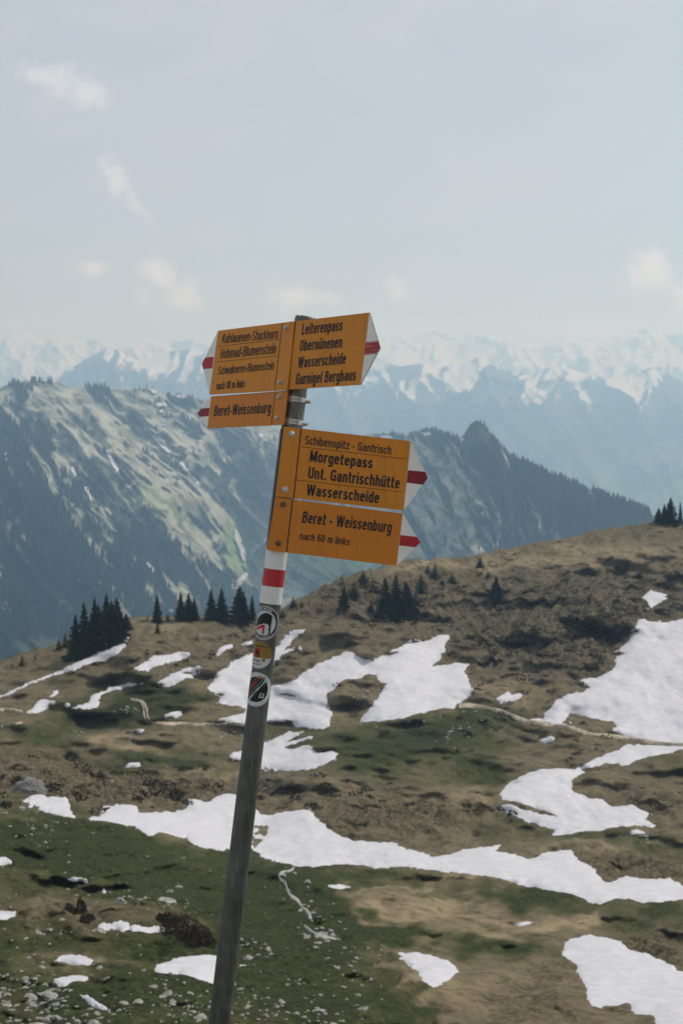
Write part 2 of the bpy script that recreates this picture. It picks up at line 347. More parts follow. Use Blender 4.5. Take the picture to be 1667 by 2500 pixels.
# outlines of the snow patches, as measured in the photo
NEARSNOW = [
 (px(5, [(-200, 610), (-100, 585), (0, 535), (70, 505), (175, 475), (290, 435), (370, 395), (440, 345), (500, 318), (560, 285), (598, 278), (580, 310), (580, 335), (535, 375), (480, 403), (400, 420), (300, 448), (200, 480), (100, 510), (40, 533), (0, 550), (-100, 600)]), 'long tapering snow strip below the dark clump of spruces, running to the left edge'),
 (px(5, [(600, 440), (640, 410), (700, 375), (800, 358), (882, 345), (870, 370), (830, 392), (770, 405), (690, 435), (640, 447)]), 'slim slanting snow lens below the row of spruces, the upper of two beside each other'),
 (px(5, [(710, 500), (760, 470), (840, 430), (900, 415), (932, 418), (905, 455), (860, 490), (800, 520), (750, 522)]), 'slanting oval snow lens left of the large snowfield behind the pole, the lower of two'),
 (px(5, [(322, 605), (350, 592), (405, 578), (430, 550), (480, 535), (500, 518), (570, 502), (655, 497), (660, 508), (590, 520), (520, 535), (470, 552), (445, 575), (455, 590), (440, 602), (380, 610)]), 'thin curved snow streak above the bend of the farm track'),
 (px(5, [(110, 615), (150, 600), (160, 575), (190, 562), (225, 568), (257, 575), (240, 595), (205, 605), (185, 620), (130, 628)]), 'ragged small snow patch beside the track at the left edge'),
 (px(5, [(983, 370), (1000, 345), (1040, 330), (1068, 325), (1060, 348), (1030, 360), (1000, 380), (990, 388)]), 'small hooked snow patch on the slope just left of the golden sticker'),
 (px(5, [(1095, 325), (1120, 312), (1150, 308), (1150, 318), (1120, 330)]), 'tiny snow fleck close to the left side of the pole under the black flag sticker'),
 (px(5, [(225, 552), (240, 545), (243, 532), (268, 530), (268, 542), (248, 547), (236, 558)]), 'tiny double snow fleck above the ragged patch near the left edge'),
 (px(5, [(295, 595), (300, 584), (320, 585), (322, 596), (308, 602)]), 'tiny round snow fleck at the left end of the curved snow streak'),
 (px(5, [(750, 655), (790, 642), (832, 640), (828, 660), (795, 672), (755, 672)]), 'oval snow patch in the grass right of the track bend'),
 (px(5, [(585, 733), (620, 720), (662, 720), (640, 735), (600, 742)]), 'flat snow fleck just below the lower end of the track bend'),
 (px(5, [(565, 885), (590, 870), (640, 870), (648, 885), (620, 895), (580, 895)]), 'small snow fleck on the green meadow below the track'),
 (px(5, [(945, 545), (965, 500), (960, 485), (1010, 440), (1060, 408), (1110, 385), (1165, 365), (1240, 340), (1270, 320), (1300, 285), (1340, 262), (1405, 247), (1400, 262), (1350, 295), (1300, 340), (1370, 320), (1372, 335), (1310, 355), (1280, 375), (1250, 395), (1235, 450), (1232, 530), (1280, 510), (1340, 490), (1375, 445), (1440, 410), (1480, 390), (1540, 380)])
  + px(6, [(60, 545), (80, 560), (125, 575), (180, 568), (240, 535), (280, 525), (340, 485), (395, 493), (440, 480), (525, 468), (495, 520), (480, 560), (430, 612), (480, 605), (540, 600), (600, 605), (575, 640), (600, 680), (625, 720), (600, 760), (520, 815), (400, 832), (260, 852), (85, 858), (110, 830), (170, 760), (190, 710), (225, 682), (180, 672), (165, 640), (100, 650), (20, 665)])
  + px(5, [(1490, 545), (1500, 590), (1525, 630), (1500, 650), (1515, 668), (1470, 690), (1400, 692), (1345, 698), (1330, 665), (1240, 680), (1110, 700), (945, 702), (950, 690), (1010, 672), (1110, 650), (1115, 625), (1050, 622), (985, 612), (1000, 585)]), 'large branching snowfield behind the pole stickers, wrapped around a brown island'),
 (px(5, [(1035, 845), (1060, 825), (1105, 808), (1200, 775), (1260, 750), (1320, 710), (1380, 705), (1360, 730), (1300, 765), (1425, 728), (1420, 745), (1360, 770), (1300, 795), (1330, 800), (1400, 785), (1420, 795), (1450, 820), (1500, 820), (1555, 840), (1530, 865), (1460, 895), (1400, 905), (1190, 905), (1090, 865), (1050, 860)]), 'triangular snowfield crossing behind the bare pole below the stickers'),
 (px(6, [(705, 762), (720, 750), (740, 740), (770, 733), (790, 748), (850, 727), (852, 740), (820, 765), (780, 778), (735, 788), (725, 770)]), 'small jagged snow patch between the two largest snowfields, above the track'),
 (px(6, [(1373, 300), (1395, 278), (1420, 265), (1445, 275), (1500, 290), (1495, 315), (1450, 322), (1440, 345), (1410, 355), (1395, 340), (1400, 320), (1380, 315)]), 'small star shaped snow patch high on the brown slope at the right'),
 (px(6, [(1343, 400), (1380, 390), (1440, 400), (1500, 405), (1568, 390), (1800, 340), (2100, 500), (2100, 1020), (1800, 990), (1568, 972), (1480, 960), (1380, 935), (1260, 912), (1300, 905), (1230, 875), (1270, 860), (1240, 845), (1150, 840), (1090, 820), (1060, 815), (1040, 830), (1050, 850), (1015, 855), (1120, 890), (1130, 900), (1040, 882), (940, 858), (820, 840), (880, 830), (930, 835), (940, 810), (980, 770), (1040, 745), (1110, 735), (1140, 715), (1100, 690), (1110, 675), (1160, 665), (1210, 640), (1260, 595), (1240, 570), (1300, 555), (1270, 545), (1250, 545), (1310, 510), (1315, 465), (1350, 445), (1355, 420)]), 'broad steep snowfield on the right hillside above the track, cut by the right edge'),
 (px(6, [(900, 945), (940, 935), (965, 925), (982, 932), (975, 945), (930, 955)]), 'small snow fleck on brown grass just below the track at the right'),
 (px(6, [(1700, 1000), (1568, 985), (1420, 965), (1380, 962), (1320, 952), (1300, 965), (1240, 1005), (1170, 1025), (1110, 1050), (1080, 1070), (1000, 1075), (900, 1090), (850, 1105), (790, 1140), (740, 1185), (715, 1210)])
  + px(8, [(760, 112), (860, 135), (990, 165), (1050, 180), (880, 155), (830, 145), (770, 125), (730, 145), (740, 175), (800, 195), (850, 210), (920, 220), (985, 235), (955, 262), (1000, 265), (1090, 245), (1170, 245), (1240, 225), (1290, 215), (1350, 210), (1460, 220), (1450, 205), (1400, 180), (1440, 165), (1420, 158), (1395, 140), (1330, 110), (1250, 120), (1200, 85), (1130, 78), (1080, 62), (1060, 30)])
  + px(6, [(1070, 1125), (1130, 1085), (1110, 1075), (1200, 1055), (1320, 1055), (1400, 1030), (1500, 1015), (1568, 1003), (1700, 1010)]), 'hook shaped snowfield below the track at the right, with a thin brown rib in it'),
 (px(8, [(1322, 245), (1350, 230), (1395, 240), (1390, 250), (1330, 255)]), 'snow fleck just under the right tip of the hook shaped snowfield'),
 (px(7, [(80, 100), (190, 85), (250, 100), (315, 78), (320, 110), (330, 160), (345, 192), (300, 187), (180, 148), (110, 122)]), 'snow tongue behind the green knoll at the left, beside the grey boulder'),
 (px(7, [(385, 188), (455, 175), (458, 130), (560, 122), (625, 130), (625, 160), (700, 155), (800, 148), (850, 130), (860, 100), (890, 95), (940, 115), (1000, 90), (1075, 75), (1170, 150), (1185, 170), (1235, 180), (1290, 160), (1350, 155), (1410, 150), (1450, 185), (1500, 215), (1568, 255)])
  + px(8, [(60, 275), (100, 268), (180, 280), (250, 285), (310, 315), (385, 330), (430, 350), (520, 350), (600, 330), (690, 315), (755, 303), (715, 345), (760, 352), (830, 360), (870, 375), (960, 345), (1060, 335), (1080, 365), (1110, 390), (1150, 400), (1180, 440), (1210, 480), (1240, 480), (1300, 450), (1400, 455), (1510, 445), (1568, 470), (1750, 500), (1750, 560), (1568, 550), (1490, 575), (1440, 580), (1350, 570), (1260, 560), (1205, 582), (1140, 570), (1080, 550), (1000, 540), (870, 515), (760, 480), (640, 460), (530, 440), (400, 425), (310, 410), (180, 410), (100, 395)])
  + px(7, [(1568, 388), (1440, 408), (1350, 408), (1300, 390), (1190, 365), (1145, 320), (1190, 280), (1225, 220), (1150, 215), (1150, 330), (1040, 330), (960, 325), (870, 310), (850, 280), (770, 265), (720, 262), (690, 275), (640, 260), (615, 230), (580, 230), (480, 210), (400, 205)]), 'longest snowfield, a winding band along the valley floor behind the lower pole'),
 (px(8, [(255, 805), (330, 800), (400, 805), (490, 830), (552, 875), (530, 915), (480, 940), (430, 965), (380, 950), (375, 915), (340, 880), (300, 845)]), 'leaf shaped snow patch in the hollow right of the stony slope near the bottom'),
 (px(8, [(1015, 750), (1060, 720), (1140, 705), (1200, 715), (1290, 740), (1340, 780), (1420, 800), (1440, 820), (1510, 850), (1568, 880), (1800, 900), (1800, 1400), (1600, 1400), (1430, 1120), (1440, 1070), (1400, 1065), (1340, 1060), (1325, 1015), (1270, 1030), (1190, 1030), (1130, 1020), (1125, 960), (1085, 900), (1075, 850), (1010, 815)]), 'big snowfield in the bottom right corner'),
 (px(8, [(795, 668), (850, 650), (890, 648), (870, 660), (820, 670)]), 'thin snow sliver on straw coloured grass between two green bands at the lower right'),
 (px(8, [(-50, 500), (0, 497), (50, 500), (60, 508), (0, 512), (-60, 508)]), 'thin snow sliver on the brown meadow right of the stream'),
 (px(7, [(310, 455), (350, 455), (400, 462), (400, 478), (350, 472)]), 'small snow bar on the green knoll, left of the stone heap'),
 (px(7, [(430, 505), (460, 500), (490, 520), (450, 522)]), 'tiny snow wedge on the green knoll just below the small snow bar'),
 (px(7, [(-60, 350), (0, 352), (30, 352), (60, 370), (50, 390), (0, 387), (-60, 380)]), 'snow patch at the left edge on the top of the green knoll'),
 (px(7, [(-60, 622), (0, 620), (40, 620), (90, 620), (80, 640), (50, 650), (40, 670), (0, 672), (-60, 660)]), 'angular snow patch at the left edge amid the stony grass'),
 (px(7, [(435, 700), (450, 680), (480, 672), (520, 675), (550, 662), (590, 670), (590, 685), (620, 682), (660, 690), (720, 683), (765, 700), (740, 715), (680, 718), (640, 707), (580, 702), (520, 697), (470, 710)]), 'stretched lumpy snow patch left of the dark hollow'),
 (px(7, [(250, 830), (280, 808), (340, 805), (400, 815), (432, 835), (425, 855), (380, 865), (340, 865), (310, 845)]), 'rounded snow patch at the lower left, the upper of two on tan soil'),
 (px(7, [(230, 915), (270, 905), (330, 893), (400, 900), (430, 918), (400, 925), (340, 930), (300, 958), (260, 950)]), 'comma shaped snow patch at the lower left, the lower of two on tan soil'),
 (px(7, [(350, 978), (390, 985), (450, 1010), (505, 1040), (480, 1045), (420, 1025), (380, 1000)]), 'slanting snow sliver at the edge of the bottom left stony mound'),
 (px(7, [(690, 880), (720, 850), (780, 830), (860, 815), (985, 810), (1075, 860), (1130, 855), (1135, 868), (1070, 880), (970, 935), (900, 915), (820, 900), (740, 895), (700, 892)]), 'wedge of snow behind the foot of the pole, below the dark hollow'),
]
SNOWPOLY = [np.array(p) for p, _ in NEARSNOW]
MU, MV = np.arange(-500, 2205, 5.), np.arange(1270, 2605, 5.)
_mu, _mv = np.meshgrid(MU, MV); SM = np.zeros(_mu.size, bool)
for sp in SNOWPOLY: SM |= inside(np.stack([_mu.ravel(), _mv.ravel()], 1), sp)
SM = blur(blur(SM.reshape(_mu.shape).astype(float), 2.2, 0), 3., 1)
def snow_cover(u, v):
    a = np.clip((v - MV[0]) / 5, 0, len(MV) - 1.001); b = np.clip((u - MU[0]) / 5, 0, len(MU) - 1.001); i = a.astype(int); j = b.astype(int); a = a - i; b = b - j
    return (SM[i, j] * (1 - a) + SM[i + 1, j] * a) * (1 - b) + (SM[i, j + 1] * (1 - a) + SM[i + 1, j + 1] * a) * b
def bank_line(u): return np.interp(u, [-600, 0, 220, 400, 560, 700, 860, 960, 1080, 1250], [1900, 1950, 2000, 2035, 2068, 2112, 2225, 2350, 2500, 2720])
def depth_near(u, v):
    u = np.asarray(u, float); v = np.asarray(v, float); s = sky_near(u)
    t = np.clip((v - s) / (VB - s), 0, 1) * 400; ui = np.clip((u + 2500) / 10, 0, len(_lin) - 1.001)
    t = np.clip(t, 0, 399.999); i = t.astype(int); j = ui.astype(int); a = t - i; b = ui - j
    f = sstep(t, 2, 30) * (1 - sstep(v, 2560, 2700))
    rel = (fbm(u / 150 + v / 210, v / 46 - u / 500, 3, 501, .55) - .5) * .080 * (1 - .72 * snow_cover(u, v)) + (ridged(u / 60 - v / 70, v / 30 + u / 260, 3, 507) - .6) * .006 + (fbm(u / 60 - v / 50, v / 24 + u / 120, 3, 511) - .5) * .030 * sstep(v, 1960, 2050) * (1 - sstep(u, 700, 1000)) * (1 - .8 * snow_cover(u, v))
    rel = rel - .055 * sstep(v - bank_line(u), -14, 12) * (1 - sstep(v, 2480, 2600))
    return np.exp(f * rel + (DT[i, j] * (1 - a) + DT[i + 1, j] * a) * (1 - b) + (DT[i, j + 1] * (1 - a) + DT[i + 1, j + 1] * a) * b)
def low_noise(x, y):
    d = np.hypot(x, y); amp = np.clip(d / 330., .35, 1.2)
    return amp * ((fbm(x / 34, y / 34, 3, 2) - .5) * 3.0 + (fbm(x / 9, y / 9, 2, 5) - .5) * .75)
ROUGH = [(960, 2360, 160, 9, .9, 50), (1330, 1530, 330, 140, 1.0), (1620, 1450, 200, 120, .5), (900, 1450, 190, 70, .85), (330, 1935, 420, 42, .9), (60, 1870, 200, 40, .5), (960, 2005, 260, 50, .75), (1530, 2112, 200, 38, .8), (1600, 2330, 130, 50, .9), (1300, 1780, 260, 40, .3),
         (470, 2290, 90, 60, .8), (150, 2230, 160, 50, .6), (250, 2330, 160, 50, .5), (600, 1580, 180, 60, .35), (1620, 1960, 140, 40, .5), (1250, 2450, 170, 60, .5), (250, 1600, 250, 50, .3)]
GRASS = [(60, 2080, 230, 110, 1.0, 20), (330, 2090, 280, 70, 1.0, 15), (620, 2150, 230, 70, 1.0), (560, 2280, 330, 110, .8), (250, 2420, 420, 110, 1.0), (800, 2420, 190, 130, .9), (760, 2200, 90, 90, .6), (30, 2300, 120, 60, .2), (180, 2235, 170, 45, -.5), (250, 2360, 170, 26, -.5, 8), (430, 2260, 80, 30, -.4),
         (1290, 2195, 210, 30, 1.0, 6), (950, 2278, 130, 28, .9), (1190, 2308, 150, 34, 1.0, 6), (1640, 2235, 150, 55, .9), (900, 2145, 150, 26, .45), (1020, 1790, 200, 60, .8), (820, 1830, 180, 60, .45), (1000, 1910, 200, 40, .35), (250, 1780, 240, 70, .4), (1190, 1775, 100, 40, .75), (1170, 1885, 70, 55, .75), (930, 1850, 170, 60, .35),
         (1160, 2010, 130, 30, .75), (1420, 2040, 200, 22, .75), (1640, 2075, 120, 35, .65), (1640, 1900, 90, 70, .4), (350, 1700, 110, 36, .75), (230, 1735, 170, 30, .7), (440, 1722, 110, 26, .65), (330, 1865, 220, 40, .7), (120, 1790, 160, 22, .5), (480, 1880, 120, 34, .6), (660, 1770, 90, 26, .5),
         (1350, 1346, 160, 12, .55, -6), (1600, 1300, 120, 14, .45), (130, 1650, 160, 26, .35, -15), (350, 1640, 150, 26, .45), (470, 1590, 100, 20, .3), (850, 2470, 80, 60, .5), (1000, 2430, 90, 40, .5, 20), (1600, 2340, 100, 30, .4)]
STRAW = [(1010, 2160, 170, 6, .9, -12), (1410, 2255, 110, 9, .8, -14), (1000, 2225, 220, 34, .9, -4), (1250, 2270, 300, 22, .8, -8), (940, 2390, 130, 40, .8), (480, 2105, 200, 16, .8, 8), (290, 1825, 70, 22, .9), (60, 2125, 80, 14, .9, 25), (190, 2350, 190, 16, .8), (180, 2390, 150, 20, .7, 10), (1250, 1375, 250, 16, .6, -5), (1550, 1350, 200, 26, .6), (1180, 1690, 160, 26, .5),
         (1150, 1960, 60, 60, .6), (1120, 2420, 180, 60, .4), (520, 1890, 100, 18, .6), (380, 1520, 160, 12, .5), (1010, 1378, 120, 8, .9), (850, 2130, 120, 16, .5), (150, 2200, 160, 12, .7), (1480, 2060, 160, 9, .7)]
def ground_masks(u, v):
    w = 44; uu = u + (fbm(u / 60, v / 26, 3, 21) - .5) * w * 4; vv = v + (fbm(u / 60, v / 26, 3, 31) - .5) * w * 1.6
    ro = np.clip(blobs(uu, vv, ROUGH), 0, 1); st = np.clip(blobs(uu, vv, STRAW), 0, 1)
    gr = np.clip(blobs(uu, vv, GRASS), 0, 1.05) - .65 * ro * (v < 2150) - .35 * st
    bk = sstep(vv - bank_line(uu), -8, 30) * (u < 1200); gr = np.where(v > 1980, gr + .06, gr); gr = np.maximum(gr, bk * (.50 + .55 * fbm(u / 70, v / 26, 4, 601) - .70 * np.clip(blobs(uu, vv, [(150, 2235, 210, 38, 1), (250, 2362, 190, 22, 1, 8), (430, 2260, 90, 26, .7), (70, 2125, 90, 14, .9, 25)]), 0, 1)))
    return np.clip(gr, 0, 1), ro, st
def ground_pt(u, v, lift=0.0):
    """point of the smooth ground seen at photo position (u, v)"""
    u = np.asarray(u, float); v = np.asarray(v, float)
    P = at(u, v, depth_near(u, v)); P = P.copy(); P[..., 2] += low_noise(P[..., 0], P[..., 1]) + lift
    return P
nt_rows = 430
tt = np.linspace(0, 1, nt_rows)
Ug, Tg = np.meshgrid(UG, tt)
sk = sky_near(Ug); Vg = sk + Tg * (VB - sk)
G0 = ground_pt(Ug, Vg)
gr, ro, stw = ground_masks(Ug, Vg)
x, y = G0[..., 0], G0[..., 1]
dd = np.hypot(x, y); fade = np.clip(dd / 300, .4, 1)
fine = fade * ((fbm(x / 2.6, y / 2.6, 3, 41) - .5) * (.5 + 3.4 * ro) + (ridged(x / 4.2, y / 4.2, 3, 44) - .55) * 2.7 * ro)
fine += (fbm(x / 1.1, y / 1.1, 2, 47) - .5) * .34
under = np.zeros(Ug.size, bool); thin = under.copy(); uf, vf_ = Ug.ravel(), Vg.ravel()
for sp in SNOWPOLY:
    c_ = sp.mean(0); ex = c_ + (sp - c_) * (1 - 3 / np.ptp(sp, 0).max()); k_ = np.where((uf > ex[:, 0].min()) & (uf < ex[:, 0].max()) & (vf_ > ex[:, 1].min()) & (vf_ < ex[:, 1].max()))[0]
    nx_ = np.roll(sp, -1, 0); ar = abs((sp[:, 0] * nx_[:, 1] - sp[:, 1] * nx_[:, 0]).sum()) / 2; pe = np.hypot(*(nx_ - sp).T).sum()
    if len(k_):
        q_ = inside(np.stack([uf[k_], vf_[k_]], 1), ex); under[k_] |= q_
        if ar / pe < 7: thin[k_] |= q_
under = sstep(blur(blur(under.reshape(Ug.shape).astype(float), 1.6, 0), 1.3, 1), .45, .95)
under = np.maximum(under, blur(thin.reshape(Ug.shape).astype(float), .7, 0))
G0[..., 2] += fine * (1 - .9 * under) - .18 * under
# back of the skyline, falling away
back = []
for e, dz in ((700, -420), (420, -240), (220, -95), (110, -32), (50, -8), (18, -1.5)):
    q = G0[0].copy(); h = q[:, :2] / np.linalg.norm(q[:, :2], axis=1)[:, None]
    q[:, :2] += h * e; q[:, 2] += dz; back.append(q)
# near slope down from under the camera
near = []
Pend = G0[-1]
A4 = at(UG, np.full_like(UG, 2500.), np.full_like(UG, 4.04)); A4[:, 2] = -2.06 - .03 * A4[:, 0]
A4[:, 1] = 4.04
for f in (.85, .7, .55, .4, .28, .18, .1, .05, .02, 0):
    q = A4 * (1 - f) + Pend * f; q[:, 2] += (fbm(q[:, 0] / 2, q[:, 1] / 2, 3, 61) - .5) * .35 * min(1, f * 12); near.append(q)
for yy, zz, sx in ((2.2, -1.75, 3), (-2., -1.7, 6), (-30, -3, 40), (-120, -10, 80)):
    q = A4.copy(); q[:, 0] *= sx; q[:, 1] = yy; q[:, 2] = zz; near.append(q)
GA = np.concatenate([np.stack(back), G0, np.stack(near)], 0)
nb, nn = len(back), len(near)
def padrows(a, n0, v0, n1, v1): return np.concatenate([np.full((n0, a.shape[1]), v0), a, np.full((n1, a.shape[1]), v1)], 0)
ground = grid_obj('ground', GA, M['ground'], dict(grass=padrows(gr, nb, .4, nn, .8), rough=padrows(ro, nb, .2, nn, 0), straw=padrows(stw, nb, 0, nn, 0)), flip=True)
tag(ground, kind='structure')

# ================================================================== RIDGE with woods (about two kilometres off)
SKY_R = [(-3200, 1150), (-1500, 1010), (-500, 960), (-100, 950), (0, 950), (35, 935), (60, 928), (130, 932), (175, 944), (260, 944), (350, 949), (420, 966), (520, 977), (600, 1006), (690, 1046), (780, 1074), (860, 1066), (915, 1060), (960, 1058), (985, 1066), (1010, 1050), (1060, 1050), (1125, 1070),
         (1138, 1050), (1146, 1036), (1162, 1028), (1183, 1038), (1202, 1066), (1245, 1114), (1282, 1128), (1341, 1156), (1416, 1186), (1497, 1216), (1577, 1245), (1600, 1262), (1700, 1310), (2000, 1400), (2600, 1330), (3400, 1200), (4900, 1150)]
ru = np.array([a for a, _ in SKY_R], float); rv = np.array([b for _, b in SKY_R], float)
RCOL = [(-3200, 2200, 1700, 1350, 1000), (0, 2100, 1500, 1250, 1000), (350, 2250, 1750, 1450, 1100), (620, 2400, 2250, 2050, 1300), (900, 2250, 1980, 1750, 1150), (1165, 1700, 1570, 1420, 1050), (1600, 1480, 1430, 1320, 1050), (4900, 2100, 1900, 1700, 1300)]
UR = np.concatenate([np.arange(-3200, -200, 40.), np.arange(-200, 1900, 4.), np.arange(1900, 4901, 40.)])
TR = np.linspace(0, 1, 230)
VBR = 1720.
def ridge_fields(u, v):
    s = np.interp(u, ru, rv); t = np.clip((v - s) / (VBR - s), 0, 1)
    cu = [c[0] for c in RCOL]; ks = [np.interp(u, cu, np.log([c[k] for c in RCOL])) for k in (1, 2, 3, 4)]
    kt = (0, .35, .6, 1.0); ld = np.where(t < .35, ks[0] + (ks[1] - ks[0]) * t / .35, np.where(t < .6, ks[1] + (ks[2] - ks[1]) * (t - .35) / .25, ks[2] + (ks[3] - ks[2]) * (t - .6) / .4))
    # gullies running down to the right
    wob = (fbm(u / 170, v / 170, 3, 71) - .5) * 70
    b = (.72 * u - .69 * v) + wob; a = .69 * u + .72 * v
    right = sstep(u, 1120, 1260)
    g1 = ridged(b / 95., a / 380., 5, 73, .6); q = u - .60 * (v - 1040) * (1 - sstep(u, 1150, 1300)) + wob * .25; g2 = ridged(q / 46., v / 300., 4, 77, .62)
    g = g1 * (1 - .6 * right) + g2 * .6 * right
    relief = (g - .55)
    ld = ld - .15 * relief * sstep(t, 0.0, .10) - .02 * (fbm(u / 26, v / 40, 3, 79) - .5) * sstep(t, 0, .05)
    return 2.8 * np.exp(ld), g, t, a, b
def forest_mask(u, v):
    d, g, t, a, b = ridge_fields(u, v)
    # wooded lower-left flank: below a line falling to the right
    line = np.interp(u, [-200, 0, 120, 260, 420, 600, 700], [960, 1000, 1130, 1265, 1350, 1430, 1500])
    f = .20 + .58 * sstep(v - line, -70, 60)
    streak = fbm(b / 17., a / 120., 4, 83, .6); f = f + (streak - .48) * 1.7 - (g - .6) * .5 + (fbm(u / 24, v / 34, 3, 84) - .5) * .7
    f = f + .5 * blobs(u, v, [(90, 935, 60, 14, 1), (330, 955, 110, 8, .6), (470, 985, 90, 10, .4), (60, 970, 30, 40, .8, 50), (120, 1020, 20, 60, .7, 0), (420, 1310, 60, 90, .6), (600, 1200, 60, 30, .4), (565, 1090, 16, 40, .8), (700, 1390, 110, 40, .6), (860, 1390, 70, 60, .6)])
    f = f - .55 * blobs(u, v, [(150, 990, 110, 34, .7, 10), (370, 1040, 130, 60, .5, 40), (400, 1230, 100, 26, 1.0, 42), (480, 1250, 70, 20, .7, 40), (230, 1110, 40, 14, .9, 35), (215, 1130, 20, 12, .8), (600, 1290, 60, 60, .9), (640, 1350, 50, 40, .7), (730, 1360, 80, 60, 1.6), (880, 1380, 90, 40, .9), (850, 1300, 120, 60, .4)])
    # crag on the right: wooded right flank, bare ribs on its left side
    rl = np.interp(v, [1030, 1100, 1250, 1320, 1400], [1130, 1160, 1215, 1230, 1240])
    fr = .30 + .62 * sstep(u - rl, -30, 40); fr = fr + (fbm((u - .60 * (v - 1040) + (fbm(u / 60, v / 60, 2, 88) - .5) * 22) / 15., v / 130., 4, 87, .6) - .5) * 2.2 - .55 * sstep(v - np.interp(u, [1240, 1600], [1250, 1330]), -20, 60) * (fbm(u / 22, v / 90, 2, 91) > .55)
    fr = fr + .6 * blobs(u, v, [(1060, 1062, 80, 22, 1), (1165, 1060, 40, 60, 1), (930, 1065, 40, 12, .8)])
    cr = ((u - 1164) / 42) ** 2 + ((v - 1052) / 42) ** 2 < 1; fr = np.where(cr, np.minimum(fr, .5), fr)
    w = sstep(u, 860, 960)
    f = f * (1 - w) + fr * w
    f = np.maximum(f, .8 * sstep(v, 1330, 1400) * w)
    mea = np.clip(blobs(u, v, [(620, 1320, 70, 60, .9), (740, 1370, 90, 50, 1.0), (900, 1385, 110, 40, .9), (690, 1330, 60, 70, .9), (590, 1340, 40, 60, .6), (400, 1235, 100, 24, .35, 42)]), 0, 1)
    return np.clip(f, 0, 1.2), mea, d
Ur, Tr = np.meshgrid(UR, TR ** 1.15)
sr = np.interp(Ur, ru, rv) + (fbm(Ur / 18, Ur * 0, 3, 97) - .5) * 8
Vr = sr + Tr * (VBR - sr)
fo, mea, dr = forest_mask(Ur, Vr)
fo = np.where(((Ur - 1164) / 44) ** 2 + ((Vr - 1052) / 46) ** 2 < 1, .95, fo)
RP = at(Ur, Vr, dr)
back = []
for e, dz in ((6000, -2500), (2500, -1150), (840, -420), (250, -110)):
    q = RP[0].copy(); h = q[:, :2] / np.linalg.norm(q[:, :2], axis=1)[:, None]; q[:, :2] += h * e; q[:, 2] += dz; back.append(q)
foot = RP[-1].copy(); foot[:, :2] *= .8; foot[:, 2] = -1750
RA = np.concatenate([np.stack(back), RP, foot[None]], 0)
ridge = grid_obj('ridge', RA, M['ridge'], dict(forest=padrows(fo, 4, .8, 1, .8), meadow=padrows(mea, 4, 0, 1, 0)), flip=True)
tag(ridge, kind='structure')
# conifers of the far woods, one mass
def far_wood(name, n, boxu, boxv, hrange, thr, seed, label):
    rg = np.random.default_rng(seed)
    u = rg.uniform(*boxu, n); s = np.interp(u, ru, rv); v = s + (boxv[1] - s) * rg.uniform(0, 1, n) ** 1.25
    f, m, d = forest_mask(u, v); keep = f + (rg.uniform(0, 1, n) - .5) * .25 > thr
    u, v, d = u[keep], v[keep], d[keep]; P = at(u, v, d); k = len(u)
    h = rg.uniform(*hrange, k) * rg.choice([.7, 1, 1.15], k); w = h * rg.uniform(.17, .27, k)
    sides = 5; V = []; F = []
    ang = rg.uniform(0, 6.28, k)
    for tier, (z0, z1, rr) in enumerate(((-.1, .62, 1.0), (.38, 1.0, .62))):
        base = [np.stack([P[:, 0] + np.cos(ang + i * 2 * np.pi / sides + tier) * w * rr * rg.uniform(.75, 1.2, k), P[:, 1] + np.sin(ang + i * 2 * np.pi / sides + tier) * w * rr, P[:, 2] + h * z0 + rg.uniform(-.06, .04, k) * h], -1) for i in range(sides)]
        V.append(np.stack(base + [np.stack([P[:, 0], P[:, 1], P[:, 2] + h * z1], -1)], 1))
    VV = np.concatenate(V, 1); per = VV.shape[1]
    tri = np.array([[t * 6 + i, t * 6 + (i + 1) % sides, t * 6 + 5] for t in range(2) for i in range(sides)])
    FF = (np.arange(k)[:, None, None] * per + tri[None]).reshape(-1, 3)
    o = mesh_obj(name, VV.reshape(-1, 3), FF, M['farwood'])
    tag(o, label, 'forest', kind='stuff'); return o
far_wood('forest', 42000, (-250, 900), (0, 1560), (14, 29), .60, 5, 'dark conifer wood over the flank of the long ridge on the left')
far_wood('forest', 24000, (900, 1800), (0, 1420), (10, 21), .60, 6, 'dark conifer wood around the rocky crag on the right')

